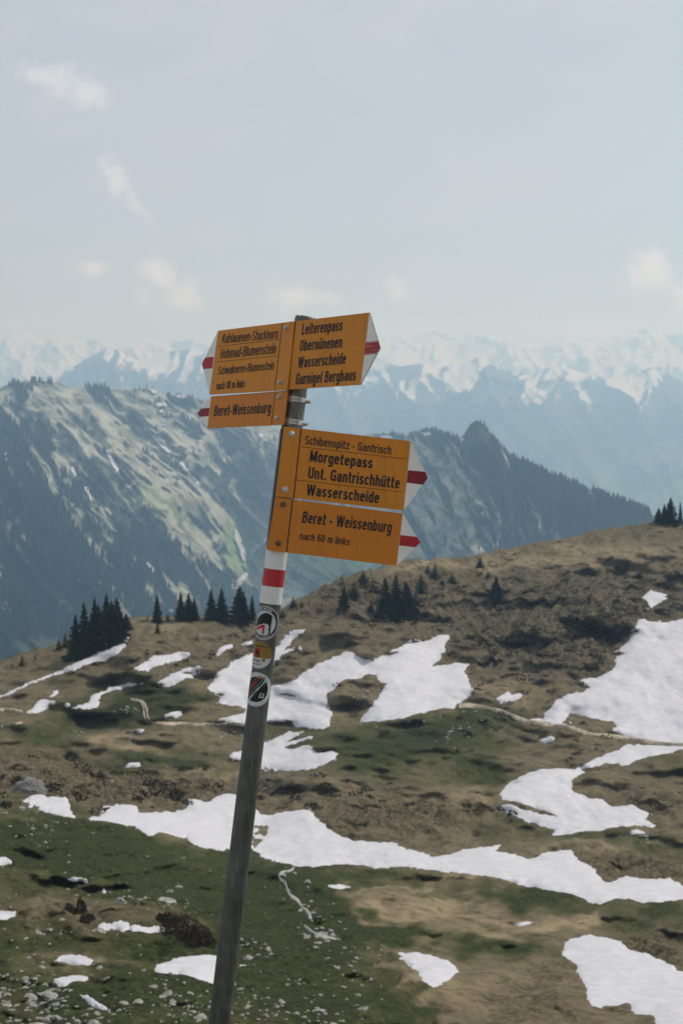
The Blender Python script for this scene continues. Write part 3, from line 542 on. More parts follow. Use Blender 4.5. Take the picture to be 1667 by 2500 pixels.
# ================================================================== ALPS
def alps(name, sky, near_d, far_d, vbot, mat, snow_h, seed, cell, amp, low, snow0, peaks):
    au = np.array([a for a, _ in sky], float); av = np.array([b for _, b in sky], float)
    U = np.concatenate([np.arange(-3600, -200, 60.), np.arange(-200, 1900, 3.), np.arange(1900, 5300, 60.)])
    T = np.linspace(0, 1, 200) ** 1.35
    Ua, Ta = np.meshgrid(U, T); s = np.interp(Ua, au, av) + (ridged(Ua / 70, Ua * 0, 4, seed) - .55) * 9 + (fbm(Ua / 14, Ua * 0, 3, seed + 3) - .5) * 5
    Va = s + Ta * (vbot - s)
    wob = (fbm(Ua / 120, Va / 120, 3, seed + 5) - .5) * 70
    lean = np.where((Ua // 1) >= 0, 1, 1)
    g = .6 * ridged((Ua + .55 * (Va - s) + wob) / cell, Va / (cell * 2.6), 4, seed + 7) + .4 * ridged((Ua - .7 * (Va - s) + wob) / (cell * 1.2), Va / (cell * 2.4), 4, seed + 9)
    d = np.exp(np.log(far_d) + (np.log(near_d) - np.log(far_d)) * Ta - amp * (g - .55) * sstep(Ta, 0, .06))
    P = at(Ua, Va, d)
    rel = (Va - s)
    sn = snow0 + 1.0 * (g - .62) + .55 * (fbm(Ua / 30, Va / 18, 5, seed + 15) - .5) + .34 * (1 - rel / snow_h) - .5 * sstep(rel, snow_h * .7, snow_h * 1.3)
    gu = np.gradient(g, axis=1) / np.gradient(Ua, axis=1) * cell; gu2 = blur(gu, 1.2, 1)
    sn = snow0 - .38 * np.tanh(gu2 * 1.1) + .22 * (g - .6) + .35 * (fbm(Ua / 22, Va / 12, 4, seed + 15) - .5) + .45 * (1 - rel / snow_h) - .45 * sstep(rel, snow_h * .8, snow_h * 1.35)
    sn = sn + blobs(Ua, Va, peaks)
    lowm = sstep(Va, low[0], low[1])
    b1 = P[0].copy(); h = b1[:, :2] / np.linalg.norm(b1[:, :2], axis=1)[:, None]; b2 = b1.copy()
    b1[:, :2] += h * 2200; b1[:, 2] -= 2400; b2[:, :2] += h * 500; b2[:, 2] -= 250
    ft = P[-1].copy(); ft[:, 2] = -2450
    A = np.concatenate([b1[None], b2[None], P, ft[None]], 0)
    o = grid_obj(name, A, mat, dict(snow=padrows(sn, 2, .6, 1, 0), low=padrows(lowm, 2, 0, 1, 1)), flip=True)
    tag(o, kind='structure'); return o
SKY_M = [(-3600, 900), (-1500, 930), (-300, 930), (0, 944), (54, 932), (100, 930), (134, 920), (161, 903), (214, 874), (260, 852), (289, 857), (321, 871), (343, 879), (375, 871), (418, 860), (466, 850), (509, 855), (600, 872), (700, 886), (800, 892), (907, 895), (956, 890), (988, 893), (1020, 884), (1068, 896), (1122, 890), (1164, 870), (1178, 868), (1202, 888), (1234, 903), (1293, 914), (1336, 897), (1373, 887), (1416, 908), (1470, 925), (1523, 919), (1566, 905), (1604, 895), (1630, 912), (1667, 933), (1800, 965), (2600, 930), (5300, 900)]
SKY_F = [(-3600, 830), (-300, 830), (0, 823), (32, 808), (64, 806), (96, 828), (145, 817), (187, 833), (241, 828), (300, 842), (348, 822), (402, 839), (455, 828), (600, 836), (750, 830), (934, 834), (977, 813), (1004, 820), (1052, 805), (1084, 812), (1127, 828), (1159, 800), (1202, 817), (1245, 823), (1282, 834), (1325, 839), (1373, 812), (1416, 831), (1459, 839), (1513, 817), (1577, 800), (1609, 817), (1667, 812), (2400, 830), (5300, 830)]
alps('snowy_mountains', SKY_M, 12500, 20000, 1420, M['alps'], 105, 101, 85., .24, (1090, 1190), .10, [(1116, 935, 72, 26, .55, -38), (1309, 960, 85, 22, .5, -20), (1566, 935, 75, 20, .5, -5), (1430, 965, 30, 14, .3), (910, 950, 60, 40, .25), (1235, 930, 45, 26, -.5, 30), (1180, 985, 50, 26, -.3), (1455, 950, 45, 22, -.45, 25), (1642, 940, 40, 28, -.5, 30), (1010, 905, 40, 14, -.3), (225, 890, 60, 24, -.5, -40), (375, 893, 60, 22, .5), (262, 872, 9, 26, .5, 10), (300, 900, 40, 26, -.3)])
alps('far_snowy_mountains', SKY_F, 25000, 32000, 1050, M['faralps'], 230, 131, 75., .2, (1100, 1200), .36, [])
vf = np.array([[[-44000, -500, -1500], [44000, -500, -1500]], [[-44000, 38000, -2500], [44000, 38000, -2500]]], float)
tag(grid_obj('valley_floor', vf, M['valley']), kind='structure')

# ================================================================== SNOW PATCHES
def rough_outline(pts, step, amp, seed):
    out = []; P = np.array(pts, float); n = len(P)
    for i in range(n):
        a, b = P[i], P[(i + 1) % n]; L_ = np.hypot(*(b - a)); k = max(1, int(L_ / step))
        for j in range(k): out.append(a + (b - a) * j / k)
    Q = np.array(out)
    Q[:, 0] += (fbm(Q[:, 0] / 15, Q[:, 1] / 9, 5, seed, .72) - .5) * amp * 2.4
    Q[:, 1] += (fbm(Q[:, 0] / 15, Q[:, 1] / 9, 5, seed + 9, .72) - .5) * amp * 1.2
    Q += np.stack([(fbm(Q[:, 0] / 5, Q[:, 1] / 4, 3, seed + 21) - .5) * min(4.5, amp), (fbm(Q[:, 0] / 5, Q[:, 1] / 4, 3, seed + 27) - .5) * min(3.2, amp * .7)], 1)
    return Q
def fill(outline, step):
    """triangulate a closed 2-D outline with inner grid points"""
    O = np.asarray(outline, float); lo, hi = O.min(0), O.max(0)
    gx, gy = np.meshgrid(np.arange(lo[0] + step / 2, hi[0], step), np.arange(lo[1] + step / 2, hi[1], step))
    G = np.stack([gx.ravel(), gy.ravel()], 1)
    if len(G): G = G[inside(G, O)]
    n = len(O); pts = [Vector(p) for p in O.tolist()] + [Vector(p) for p in G.tolist()]
    r = delaunay_2d_cdt(pts, [], [list(range(n))], 1, 1e-5)
    return np.array([tuple(v) for v in r[0]]), r[2]
def edge_dist(V, O):
    d = np.full(len(V), 1e9); A = O; B = np.roll(O, -1, 0)
    for a, b in zip(A, B):
        ab = b - a; l2 = ab @ ab + 1e-9; t = np.clip(((V - a) @ ab) / l2, 0, 1)
        d = np.minimum(d, np.hypot(*(V - a - t[:, None] * ab).T))
    return d
def snow_patch(pts, label, seed, far=False, step=7., amp=5., group=None):
    O = rough_outline(pts, 3.0, amp, seed)
    V, F = fill(O, step); ed = edge_dist(V, O)
    if far:
        d, *_ = ridge_fields(V[:, 0], V[:, 1]); P = at(V[:, 0], V[:, 1], d * (1 - .007)); P[:, 2] += np.minimum(3, ed * .5)
        P2 = P
    else:
        d = depth_near(V[:, 0], V[:, 1]); dm = ed * d / FPX
        P = ground_pt(V[:, 0], V[:, 1])
        P[:, 2] += -.14 + .56 * np.sqrt(np.clip(dm / min(2.2, .6 * dm.max()), 0, 1)) * np.clip(d / 260, .5, 1) + (fbm(P[:, 0] / 7, P[:, 1] / 7, 3, 301) - .5) * .25
    c = P.mean(0)
    nrm = (Vector(P[F[0][1]] - P[F[0][0]])).cross(Vector(P[F[0][2]] - P[F[0][0]]))
    o = mesh_obj('snow_patch', P, F, M['snow'], smooth=True, origin=c)
    tag(o, label, 'snow patch', group or 'snow patches on the meadows')
    return o
for i, (p, lab) in enumerate(NEARSNOW):
    A = np.array(p); size = np.ptp(A, 0).max()
    snow_patch(p, lab, 400 + i * 3, step=max(2.5, min(5.5, size / 16)), amp=min(10, size / 15))
FARSNOW = [
 (3, [(385, 765), (405, 757), (415, 790), (418, 820), (405, 822), (398, 795)], 'short snow gully on the left ridge, just above the middle of its dark wood'),
 (3, [(322, 680), (335, 670), (354, 705), (345, 716)], 'small snow fleck on the left ridge, left of the short snow gully'),
 (3, [(485, 600), (498, 592), (508, 625), (522, 655), (550, 690), (545, 706), (525, 682), (503, 650)], 'bent snow gully high on the middle of the left ridge'),
 (3, [(820, 650), (835, 650), (870, 705), (915, 750), (905, 758), (858, 720)], 'slanting snow gully on the ridge face left of the lowest signs'),
 (3, [(655, 495), (668, 492), (765, 590), (802, 622), (795, 632), (738, 580)], 'thin faint snow line slanting down the upper ridge face'),
 (3, [(1066, 960), (1080, 953), (1104, 1010), (1124, 1040), (1122, 1100), (1103, 1100), (1093, 1050), (1073, 1005)], 'wide snow chute forming the left arm of a V in the valley head'),
 (3, [(1140, 1048), (1190, 1010), (1222, 982), (1226, 1000), (1182, 1040), (1140, 1078)], 'snow chute forming the right arm of a V in the valley head'),
 (3, [(1113, 855), (1126, 850), (1162, 890), (1217, 940), (1211, 952), (1148, 902)], 'thin snow gully running down to the pole above the valley head'),
 (3, [(1046, 1168), (1075, 1188), (1122, 1153), (1136, 1158), (1098, 1210), (1087, 1232), (1058, 1227), (1060, 1197)], 'forked snow remnant right above the spruces left of the pole'),
 (3, [(667, 1105), (680, 1108), (718, 1150), (705, 1162), (683, 1137)], 'small snow fleck low in the dark wood of the left ridge'),
 (3, [(712, 380), (755, 378), (762, 392), (725, 396)], 'bright snow fleck near the ridge crest left of the signs, the upper one'),
 (3, [(724, 412), (745, 410), (746, 423), (730, 425)], 'small snow dot near the ridge crest left of the signs, the lower one'),
 (3, [(662, 305), (700, 312), (724, 330), (700, 337)], 'snow cornice on the ridge crest where it drops towards the signs'),
 (3, [(798, 345), (850, 343), (852, 356), (810, 355)], 'narrow snow cornice just left of the small lower left sign'),
 (3, [(22, 600), (33, 592), (38, 640), (26, 642)], 'small upright snow fleck in the wood by the left edge'),
 (3, [(1178, 520), (1200, 523), (1197, 535), (1182, 534)], 'snow dot on the ridge face left of the upper bolts of the lower signs'),
 (4, [(378, 515), (415, 510), (420, 526), (390, 532)], 'snow fleck among the trees on the crest left of the crag'),
 (4, [(550, 545), (570, 538), (562, 560)], 'small snow fleck at the left foot of the crag top'),
 (4, [(643, 880), (662, 873), (664, 890), (650, 894)], 'small snow dot in the gully under the crag'),
 (4, [(188, 530), (230, 528), (248, 541), (200, 542)], 'snow strip on the crest just above the upper edge of the largest lower sign'),
]
for i, (c, p, lab) in enumerate(FARSNOW):
    snow_patch(px(c, p), lab, 700 + i * 3, far=True, step=4., amp=2.0, group='snow remnants on the far ridge')

# ================================================================== TRACK and STREAM
def ribbon(pts, w, lift, seed):
    P = np.array(pts, float); seg = np.hypot(*np.diff(P, axis=0).T); s = np.concatenate([[0], np.cumsum(seg)])
    w = np.asarray(w, float) * .78; n = max(4, int(s[-1] / 4)); q = np.linspace(0, s[-1], n)
    X = np.stack([np.interp(q, s, P[:, 0]), np.interp(q, s, P[:, 1])], 1); X = blur(X, 2.2, 0) if n > 14 else X
    W_ = np.interp(q, s, np.broadcast_to(np.asarray(w, float), (len(P),))) * (1 + (fbm(q / 9, q * 0, 3, seed) - .5) * 1.5)
    t = np.gradient(X, axis=0); t /= np.linalg.norm(t, axis=1)[:, None] + 1e-9; nrm = np.stack([-t[:, 1], t[:, 0]], 1)
    rows = [X + nrm * (W_ * f)[:, None] for f in (-.5, -.2, .2, .5)]
    V = np.stack(rows, 1).reshape(-1, 2); G = ground_pt(V[:, 0], V[:, 1], lift)
    G = G.reshape(n, 4, 3); G[:, (0, 3), 2] -= lift + .15; G = G.reshape(-1, 3)
    F = [[i * 4 + k, i * 4 + k + 1, (i + 1) * 4 + k + 1, (i + 1) * 4 + k] for i in range(n - 1) for k in range(3)]
    return G, F
def ribbons(name, lst, mat):
    V, F, k = [], [], 0
    for a in lst:
        g, f = ribbon(*a); V.append(g); F += [[x + k for x in q] for q in f]; k += len(g)
    o = mesh_obj(name, np.concatenate(V), F, mat, smooth=True); tag(o, kind='structure'); return o
ribbons('track', [
    (px(5, [(-300, 560), (-100, 590), (0, 605), (60, 614), (112, 624)]), 7, .5, 1),
    (px(5, [(590, 580), (625, 585), (655, 600), (672, 625), (670, 650), (672, 668), (690, 684), (740, 694), (860, 699), (1000, 703), (1110, 703), (1200, 706)]), [3, 5, 7, 8, 7, 6, 5, 4, 4, 4, 4, 4], .5, 2),
    (px(5, [(632, 592), (650, 605), (660, 620), (655, 640), (655, 660), (668, 680), (700, 693), (745, 700)]), [3, 5, 7, 7, 7, 5, 4, 3], .5, 3),
    (px(6, [(540, 812), (600, 808), (660, 815), (740, 830), (820, 847), (940, 868), (1040, 890), (1130, 906), (1260, 922), (1380, 946), (1480, 966), (1568, 980), (1750, 1003), (2000, 1030)]), [4, 6, 7, 7, 6, 6, 6, 7, 6, 5, 5, 5, 6, 6], .8, 4),
    (px(5, [(0, 690), (60, 682), (110, 668)]), 6, .25, 8)], M['gravel'])
ribbons('stream', [
    (px(7, [(1330, 392), (1345, 425), (1318, 452), (1270, 458), (1262, 475), (1285, 492), (1312, 508), (1300, 530), (1330, 550), (1368, 562), (1366, 590), (1395, 615), (1415, 640), (1412, 668)]), [3, 5, 5, 7, 5, 7, 9, 6, 8, 13, 10, 13, 15, 8], .22, 7),
    (px(7, [(1380, 680), (1420, 705), (1470, 722), (1520, 735), (1560, 745)]), [3, 6, 9, 8, 4], .2, 9)], M['stream'])

# ================================================================== SPRUCES, SHRUBS, ROCKS
def spruce_meshes(seed, whorls, brn, droop, mat, gap=.12, base=.03):
    """unit-height spruce: tapered trunk, crown of drooping branches made of small needle sprays"""
    rg = random.Random(seed); V, F = [], []
    def quad(a, b, c, d):
        k = len(V); V.extend([a, b, c, d]); F.append((k, k + 1, k + 2, k + 3))
    for k in range(whorls):
        z = base + (1 - base) * (k / whorls) ** .95 * .985; rad = .5 * ((1 - z) ** .82) * (1 if k % 3 else .86) * (1.0 if z > .12 else .75 + 2 * z)
        rad = max(rad, .02)
        nb = max(4, int(brn * (1 - .55 * z)))
        a0 = rg.random() * 6.28
        for j in range(nb):
            if rg.random() < gap: continue
            a = a0 + j * 6.283 / nb + rg.uniform(-.3, .3); r = rad * rg.uniform(.62, 1.22); zz = z + rg.uniform(-.016, .016)
            ca, sa = math.cos(a), math.sin(a); px_, py_ = -sa, ca
            segs = 3; prev = None
            for s in range(segs + 1):
                f = s / segs; rr = r * f; dz = -droop * r * (f - .45 * f * f) * 1.2 + (.02 * f if s == segs else 0)
                w = (.055 * (1 - .75 * f) + .012) * (1 - .6 * z) * rg.uniform(.7, 1.3)
                pa = (ca * rr + px_ * w, sa * rr + py_ * w, zz + dz - .012); pb = (ca * rr - px_ * w, sa * rr - py_ * w, zz + dz + .010)
                if prev and rg.random() > .05: quad(prev[0], prev[1], pb, pa)
                if s and rg.random() < .8:      # hanging spray
                    h = rg.uniform(.018, .045) * (1 - .5 * z); q = rg.uniform(-.6, .6) * w
                    quad((ca * rr * .8 + px_ * q, sa * rr * .8 + py_ * q, zz + dz), (ca * rr + px_ * q * 1.4, sa * rr + py_ * q * 1.4, zz + dz), (ca * rr * 1.02 + px_ * q, sa * rr * 1.02 + py_ * q, zz + dz - h), (ca * rr * .82, sa * rr * .82, zz + dz - h * .8))
                prev = (pa, pb)
    k = len(V); V.extend([(.008, 0, .97), (-.008, .004, .97), (0, -.008, .97), (0, 0, 1.03)]); F.extend([(k, k + 1, k + 3), (k + 1, k + 2, k + 3), (k + 2, k, k + 3)])
    me = bpy.data.meshes.new('crown'); me.from_pydata(V, [], F); me.materials.append(mat)
    T, TF = [], []
    for i in range(7):
        z = -.06 + i * .16; r = .024 * (1 - z) + .003
        for j in range(8): T.append((math.cos(j * .785) * r * (1.25 if i == 0 else 1), math.sin(j * .785) * r * (1.25 if i == 0 else 1), z))
    for i in range(6):
        for j in range(8): TF.append((i * 8 + j, i * 8 + (j + 1) % 8, (i + 1) * 8 + (j + 1) % 8, (i + 1) * 8 + j))
    tm = bpy.data.meshes.new('trunk'); tm.from_pydata(T, [], TF); tm.materials.append(M['bark'])
    return me, tm
SPR = [spruce_meshes(11, 34, 17, .55, M['needles']), spruce_meshes(12, 30, 16, .7, M['needles']), spruce_meshes(13, 36, 15, .45, M['needles'], .2), spruce_meshes(14, 28, 18, .6, M['needles_brown'])]
SMALL = [spruce_meshes(21, 16, 12, .4, M['needles']), spruce_meshes(22, 14, 12, .5, M['needles_brown'], .2)]
def spruce(u, vtop, vbase, w, var, label, group, small=False, sink=.4, cat='tree'):
    d = float(depth_near(u, vbase)); p = ground_pt(u, vbase)
    h = (vbase - vtop) * d / FPX; ww = w * d / FPX
    root = empty('spruce', (p[0], p[1], p[2] - .1)); tag(root, label, cat, group)
    cm, tm = (SMALL if small else SPR)[var % (2 if small else 4)]
    for nm, me in (('crown', cm), ('trunk', tm)):
        o = bpy.data.objects.new(nm, me); COL.objects.link(o); o.parent = root
    root.scale = (ww * 1.12, ww * 1.12, h * 1.0); root.rotation_euler = (R(random.uniform(-1.5, 1.5)), R(random.uniform(-1.5, 1.5)), random.uniform(0, 6.28))
    return root
def z(x, y): return (x * .2679, 1380 + y * .2679)          # enlarged crop of the left clump
CL = 'spruces in the dark clump on the left crest'
for x, yt, yb, w, var, lab in [
    (690, 430, 835, 120, 2, 'tall narrow spruce at the left end of the dark clump on the left crest'),
    (782, 320, 830, 130, 0, 'spruce with the second spire from the left in the dark clump'),
    (872, 280, 790, 120, 2, 'slim greenish spruce with the third spire from the left in the dark clump'),
    (915, 345, 760, 140, 1, 'spruce sunk between the third and the highest spire of the dark clump'),
    (972, 258, 770, 150, 0, 'spruce with the highest spire of the dark clump on the left crest'),
    (1020, 300, 730, 150, 1, 'broad dark spruce just right of the highest spire in the dark clump'),
    (1075, 268, 690, 150, 3, 'brownish spruce with the last tall spire at the right of the dark clump'),
    (1155, 425, 580, 80, 2, 'low spruce standing at the right foot of the dark clump'),
    (1105, 420, 640, 90, 0, 'shorter spruce filling the right flank of the dark clump'),
    (835, 440, 800, 120, 1, 'shorter spruce in front between the second and third spires of the dark clump')]:
    u, vb = z(x, yb); spruce(u, z(x, yt)[1], vb, w * .2679 * 1.75, var, lab, CL)
YG = 'small bushy spruces along the left crest'
for x, yt, yb, w, var, lab in [
    (700, 690, 860, 90, 0, 'small bushy spruce in front of the left foot of the dark clump'),
    (790, 640, 820, 110, 1, 'small bushy spruce in front of the middle of the dark clump'),
    (650, 720, 845, 70, 0, 'small bushy spruce at the very left foot of the dark clump'),
    (900, 620, 770, 120, 0, 'small bushy spruce just above the snow strip below the dark clump'),
    (1010, 600, 720, 110, 1, 'small bushy spruce above the upper end of the snow strip'),
    (600, 595, 735, 80, 1, 'small spruce standing left of the dark clump on the crest'),
    (540, 645, 765, 70, 1, 'thin pale young spruce, the farther left of two beside the dark clump'),
    (205, 785, 908, 80, 0, 'dark little spruce alone on the crest near the left edge'),
    (325, 800, 865, 36, 0, 'tiny dark spruce right of the lone little one near the left edge'),
    (118, 872, 918, 30, 1, 'tiny reddish bush spruce nearest the left edge on the crest'),
    (1440, 470, 640, 70, 0, 'low dark spruce leaning on the slope below the lone tall one'),
    (1530, 415, 485, 60, 1, 'pale young spruce just right of the lone tall one on the crest'),
    (1345, 420, 475, 24, 1, 'tiny sapling just left of the lone tall spruce on the crest')]:
    u, vb = z(x, yb); spruce(u, z(x, yt)[1], vb, w * .2679, var, lab, YG, small=True)
u, vb = z(1435, 500); spruce(u, z(1435, 238)[1], vb, 31, 2, 'tall lone spruce on the crest right of the dark clump', None)
RG = 'spruces in the row left of the pole'
for x, yt, yb, w, var, lab in [
    (825, 80, 207, 46, 2, 'slender spruce, leftmost of the row left of the pole'), (860, 90, 207, 52, 0, 'spruce in the middle of the left trio of the row'), (888, 115, 205, 38, 1, 'shorter spruce at the right of the left trio of the row'),
    (962, 80, 210, 52, 0, 'slim pointed spruce left of the two broader ones beside the pole'), (1012, 66, 215, 64, 1, 'dense spruce left of the broadest one beside the pole'),
    (1088, 60, 230, 92, 3, 'broadest and tallest spruce of the row left of the pole'), (1110, 85, 224, 60, 1, 'spruce merging with the right side of the broadest one'), (1148, 98, 214, 32, 2, 'thin spruce between the broadest one and the pole')]:
    (u, vt), (_, vb) = px(5, [(x, yt), (x, yb)]); spruce(u, vt, vb, w * .5357 * 1.35, var, lab, RG)
HG = 'small spruces on the brown hillside right of the pole'
for x, yt, yb, w, var, lab in [
    (1335, 97, 152, 34, 0, 'small spruce on the crest just right of the white and red tape'), (1375, 113, 150, 22, 1, 'tiny spruce right of the small one beside the white and red tape'), (1285, 165, 196, 40, 0, 'low dark bush spruce touching the right side of the pole')]:
    (u, vt), (_, vb) = px(5, [(x, yt), (x, yb)]); spruce(u, vt, vb, w * .5357 * 1.3, var, lab, HG, small=True)
for x, yt, yb, w, var, lab in [
    (22, 222, 360, 50, 0, 'dark narrow spruce at the left foot of the hillside, below the signs'), (68, 212, 290, 46, 1, 'small spruce second from the left on the hillside crest'), (112, 168, 228, 50, 0, 'bushy little spruce on the crest left of the dark hillside group'),
    (215, 172, 375, 74, 2, 'leftmost tall spruce of the dark hillside group'), (262, 148, 370, 78, 0, 'tallest spruce of the dark hillside group'), (305, 182, 350, 66, 1, 'spruce at the right of the tallest one in the dark hillside group'), (245, 255, 385, 76, 1, 'low spruce in front of the dark hillside group'), (318, 215, 335, 50, 0, 'short spruce at the right edge of the dark hillside group'),
    (375, 168, 272, 54, 0, 'pointed spruce just right of the dark hillside group'), (405, 148, 196, 24, 1, 'tiny spruce on the crest between two pointed ones'), (437, 145, 215, 48, 2, 'pointed spruce on the crest below the lowest arrow tip'),
    (515, 183, 240, 40, 1, 'bushy dwarf spruce right of the pointed crest spruce'), (643, 106, 165, 44, 0, 'dark spruce on the crest where the hillside begins to rise'), (715, 176, 312, 64, 0, 'tall dark spruce standing alone in the middle of the brown hillside'),
    (865, 226, 266, 28, 1, 'tiny dark spruce right of the lone one on the brown hillside'), (680, 168, 212, 30, 1, 'dwarf spruce between the crest spruce and the lone one'), (345, 235, 330, 44, 1, 'small spruce below the pointed one beside the dark hillside group'), (470, 205, 250, 34, 0, 'low dwarf spruce right of the small one beside the dark group'),
    (1270, 140, 178, 40, 0, 'dwarf spruce on the upper right hillside, leftmost of three'), (1305, 148, 182, 40, 1, 'dwarf spruce on the upper right hillside, middle of three'), (1370, 170, 204, 44, 0, 'dwarf spruce on the upper right hillside, rightmost of three'), (1330, 285, 312, 34, 0, 'dwarf spruce left of the star shaped snow patch'), (150, 300, 352, 50, 1, 'low spruce left of the foot of the dark hillside group')]:
    (u, vt), (_, vb) = px(6, [(x, yt), (x, yb)]); spruce(u, vb - (vb - vt) * .9, vb, w * .5357 * 1.45, var, lab, HG, small=(yb - yt) < 120)
ER = 'spruces on the right crest by the edge of the photo'
for x, yt, yb, w, var, lab in [(1507, 818, 926, 84, 1, 'bushy spruce on the right crest, the tallest of the group by the right edge'), (1455, 866, 927, 56, 0, 'low rounded spruce left of the tallest on the right crest'), (1482, 850, 927, 56, 3, 'spruce half hidden between the low one and the tallest on the right crest'), (1554, 828, 926, 24, 2, 'thin bare spruce nearest the right edge on the right crest'), (1590, 860, 930, 50, 0, 'spruce cut by the right edge on the right crest')]:
    (u, vt), (_, vb) = px(4, [(x, yt), (x, yb)]); vb = max(vb, float(sky_near(u)) + 2); spruce(u, vt, vb, w * .5357 * 1.1, var, lab, ER)

def clump(V, F, c, rx, ry, h, n, rg, leaf):
    for _ in range(n):
        a = rg.uniform(0, 6.283); q = math.sqrt(rg.random()); zz = h * (1 - q * q) ** .5 * rg.uniform(.25, 1.0)
        p = Vector((c[0] + math.cos(a) * q * rx, c[1] + math.sin(a) * q * ry, c[2] + zz))
        d1 = Vector((rg.uniform(-1, 1), rg.uniform(-1, 1), rg.uniform(-.4, .9))).normalized(); d2 = d1.orthogonal().normalized()
        l = leaf * rg.uniform(.6, 1.4); k = len(V)
        V.extend([tuple(p - d1 * l * .2 - d2 * l * .35), tuple(p + d1 * l - d2 * l * .12), tuple(p + d1 * l * .9 + d2 * l * .25), tuple(p - d1 * l * .1 + d2 * l * .4)]); F.append((k, k + 1, k + 2, k + 3))
rg = random.Random(3); V, F = [], []
n_try = 26000; uu = RNG.uniform(-150, 1820, n_try); vv = RNG.uniform(1290, 2400, n_try)
_, ro_s, _ = ground_masks(uu, vv); dens = ro_s * sstep(fbm(uu / 40, vv / 18, 3, 201), .38, .62) * np.clip((2500 - vv) / 900, .12, 1)
ok = (RNG.uniform(0, 1, n_try) < dens * .6) & (vv > sky_near(uu) + 3)
insn = np.zeros(n_try, bool)
for sp in SNOWPOLY: insn |= inside(np.stack([uu, vv], 1), sp)
ok &= ~insn & (vv < 2000)
Pp = ground_pt(uu[ok], vv[ok])
for p in Pp:
    s = rg.uniform(.6, 2.0); clump(V, F, p, s, s * rg.uniform(.7, 1.2), s * rg.uniform(.35, .7), 26, rg, s * .3)
o = mesh_obj('heath_scrub', V, F, M['scrub']); tag(o, 'low dark heath scrub covering the rough brown slopes', 'scrub', kind='stuff')
def shrub(u, v, rx, ry, h, n, label, name='shrub'):
    d = float(depth_near(u, v)); c = ground_pt(u, v); V, F = [], []; rg = random.Random(int(u))
    for k in range(11):
        a = rg.uniform(0, 6.28); q = rg.uniform(.1, 1.0); r = rg.uniform(.14, .42)
        clump(V, F, (c[0] + math.cos(a) * q * rx * d / FPX, c[1] + math.sin(a) * q * ry * d / FPX, c[2] - .1), rx * r * d / FPX, ry * r * d / FPX, h * rg.uniform(.6, 1) * d / FPX, n // 6, rg, .17)
    o = mesh_obj(name, V, F, M['scrub'], origin=c); tag(o, label, 'shrub'); return o
shrub(462, 2322, 120, 210, 44, 3600, 'large dark brown leaf clump standing in for a hole left of the pole foot')  # leaf clump added in place of a brown-black hole in the ground
shrub(182, 2236, 28, 60, 24, 700, 'dark scrub clump in the stony grass, left of the stretched snow patch')
shrub(210, 2262, 20, 40, 20, 500, 'small dark scrub clump just below the one left of the stretched snow patch')
shrub(393, 2258, 24, 50, 26, 600, 'small dark scrub clump above the large dark hollow')

def rock_mesh(seed, flat):
    bm = bmesh.new(); bmesh.ops.create_icosphere(bm, subdivisions=2, radius=.5); rg = np.random.default_rng(seed)
    for _ in range(7):      # cleave with planes for facets
        n = Vector(rg.normal(size=3)).normalized(); dcut = rg.uniform(.26, .42)
        for v in bm.verts:
            k = v.co.dot(n) - dcut
            if k > 0: v.co -= n * k
    for v in bm.verts: v.co *= 1 + .08 * rg.normal(); v.co.z *= flat
    me = bpy.data.meshes.new('rock'); bm.to_mesh(me); bm.free(); me.materials.append(M['rock']); return me
ROCKS = [rock_mesh(i, f) for i, f in enumerate((.75, .6, .85, .55, .7, .95))]
CLUST = [(90, 2010, 60, 30, 1.0), (40, 1985, 60, 24, .6), (90, 2045, 70, 16, .7), (290, 2158, 26, 16, 1.3), (340, 2195, 60, 24, .8), (420, 2195, 50, 22, .8), (470, 2225, 40, 14, .8), (620, 2310, 50, 20, 1.0), (630, 2340, 60, 20, .9), (740, 2400, 40, 16, 1.2), (760, 2230, 40, 20, .7),
         (60, 2400, 80, 40, 1.2), (70, 2470, 90, 40, 1.4), (140, 2430, 60, 50, .8), (400, 2420, 80, 26, 1.0), (460, 2455, 80, 30, 1.0), (560, 2430, 60, 26, .9), (640, 2470, 90, 30, 1.0), (780, 2480, 80, 40, .9), (60, 2300, 60, 16, .8), (130, 2280, 100, 20, .7), (250, 2200, 140, 30, .5), (250, 2270, 80, 16, .5), (280, 2380, 60, 16, .5),
         (850, 2330, 60, 40, .5), (880, 2420, 60, 60, .6), (820, 2260, 30, 30, .6), (350, 2460, 70, 30, .7), (220, 2480, 80, 20, .7), (500, 2130, 160, 16, .2)]
cand = []
for (cu, cv, rx, ry, s) in CLUST:
    k = int(rx * ry * s / 55)
    for _ in range(k): cand.append((RNG.normal(cu, rx * .6), RNG.normal(cv, ry * .7), RNG.lognormal(-1.45, .62)))
for _ in range(300): cand.append((RNG.uniform(-60, 900), RNG.uniform(1990, 2560), RNG.lognormal(-1.6, .5)))
for (cu, cv, rx, ry, k) in [(700, 2170, 14, 24, 7), (750, 2230, 14, 30, 12), (770, 2280, 36, 14, 9), (800, 2300, 40, 18, 8), (560, 1800, 40, 6, 14), (1120, 1795, 60, 20, 22), (1150, 1780, 40, 14, 12), (310, 1735, 30, 10, 14), (200, 1785, 40, 8, 10), (1330, 1680, 90, 40, 10), (900, 1690, 40, 24, 14), (1000, 1760, 100, 10, 10), (970, 1500, 160, 60, 18), (1250, 1500, 200, 90, 14), (700, 1540, 120, 40, 14), (400, 1570, 150, 40, 14), (1570, 2050, 14, 7, 9), (260, 1930, 160, 14, 8), (1500, 1370, 200, 50, 8)]:
    for _ in range(k): cand.append((RNG.normal(cu, rx * .7), RNG.normal(cv, ry * .8), RNG.lognormal(-.45, .35)))
cand = np.array(cand); keep = (cand[:, 1] > sky_near(cand[:, 0]) + 4) & (cand[:, 1] < 2600)
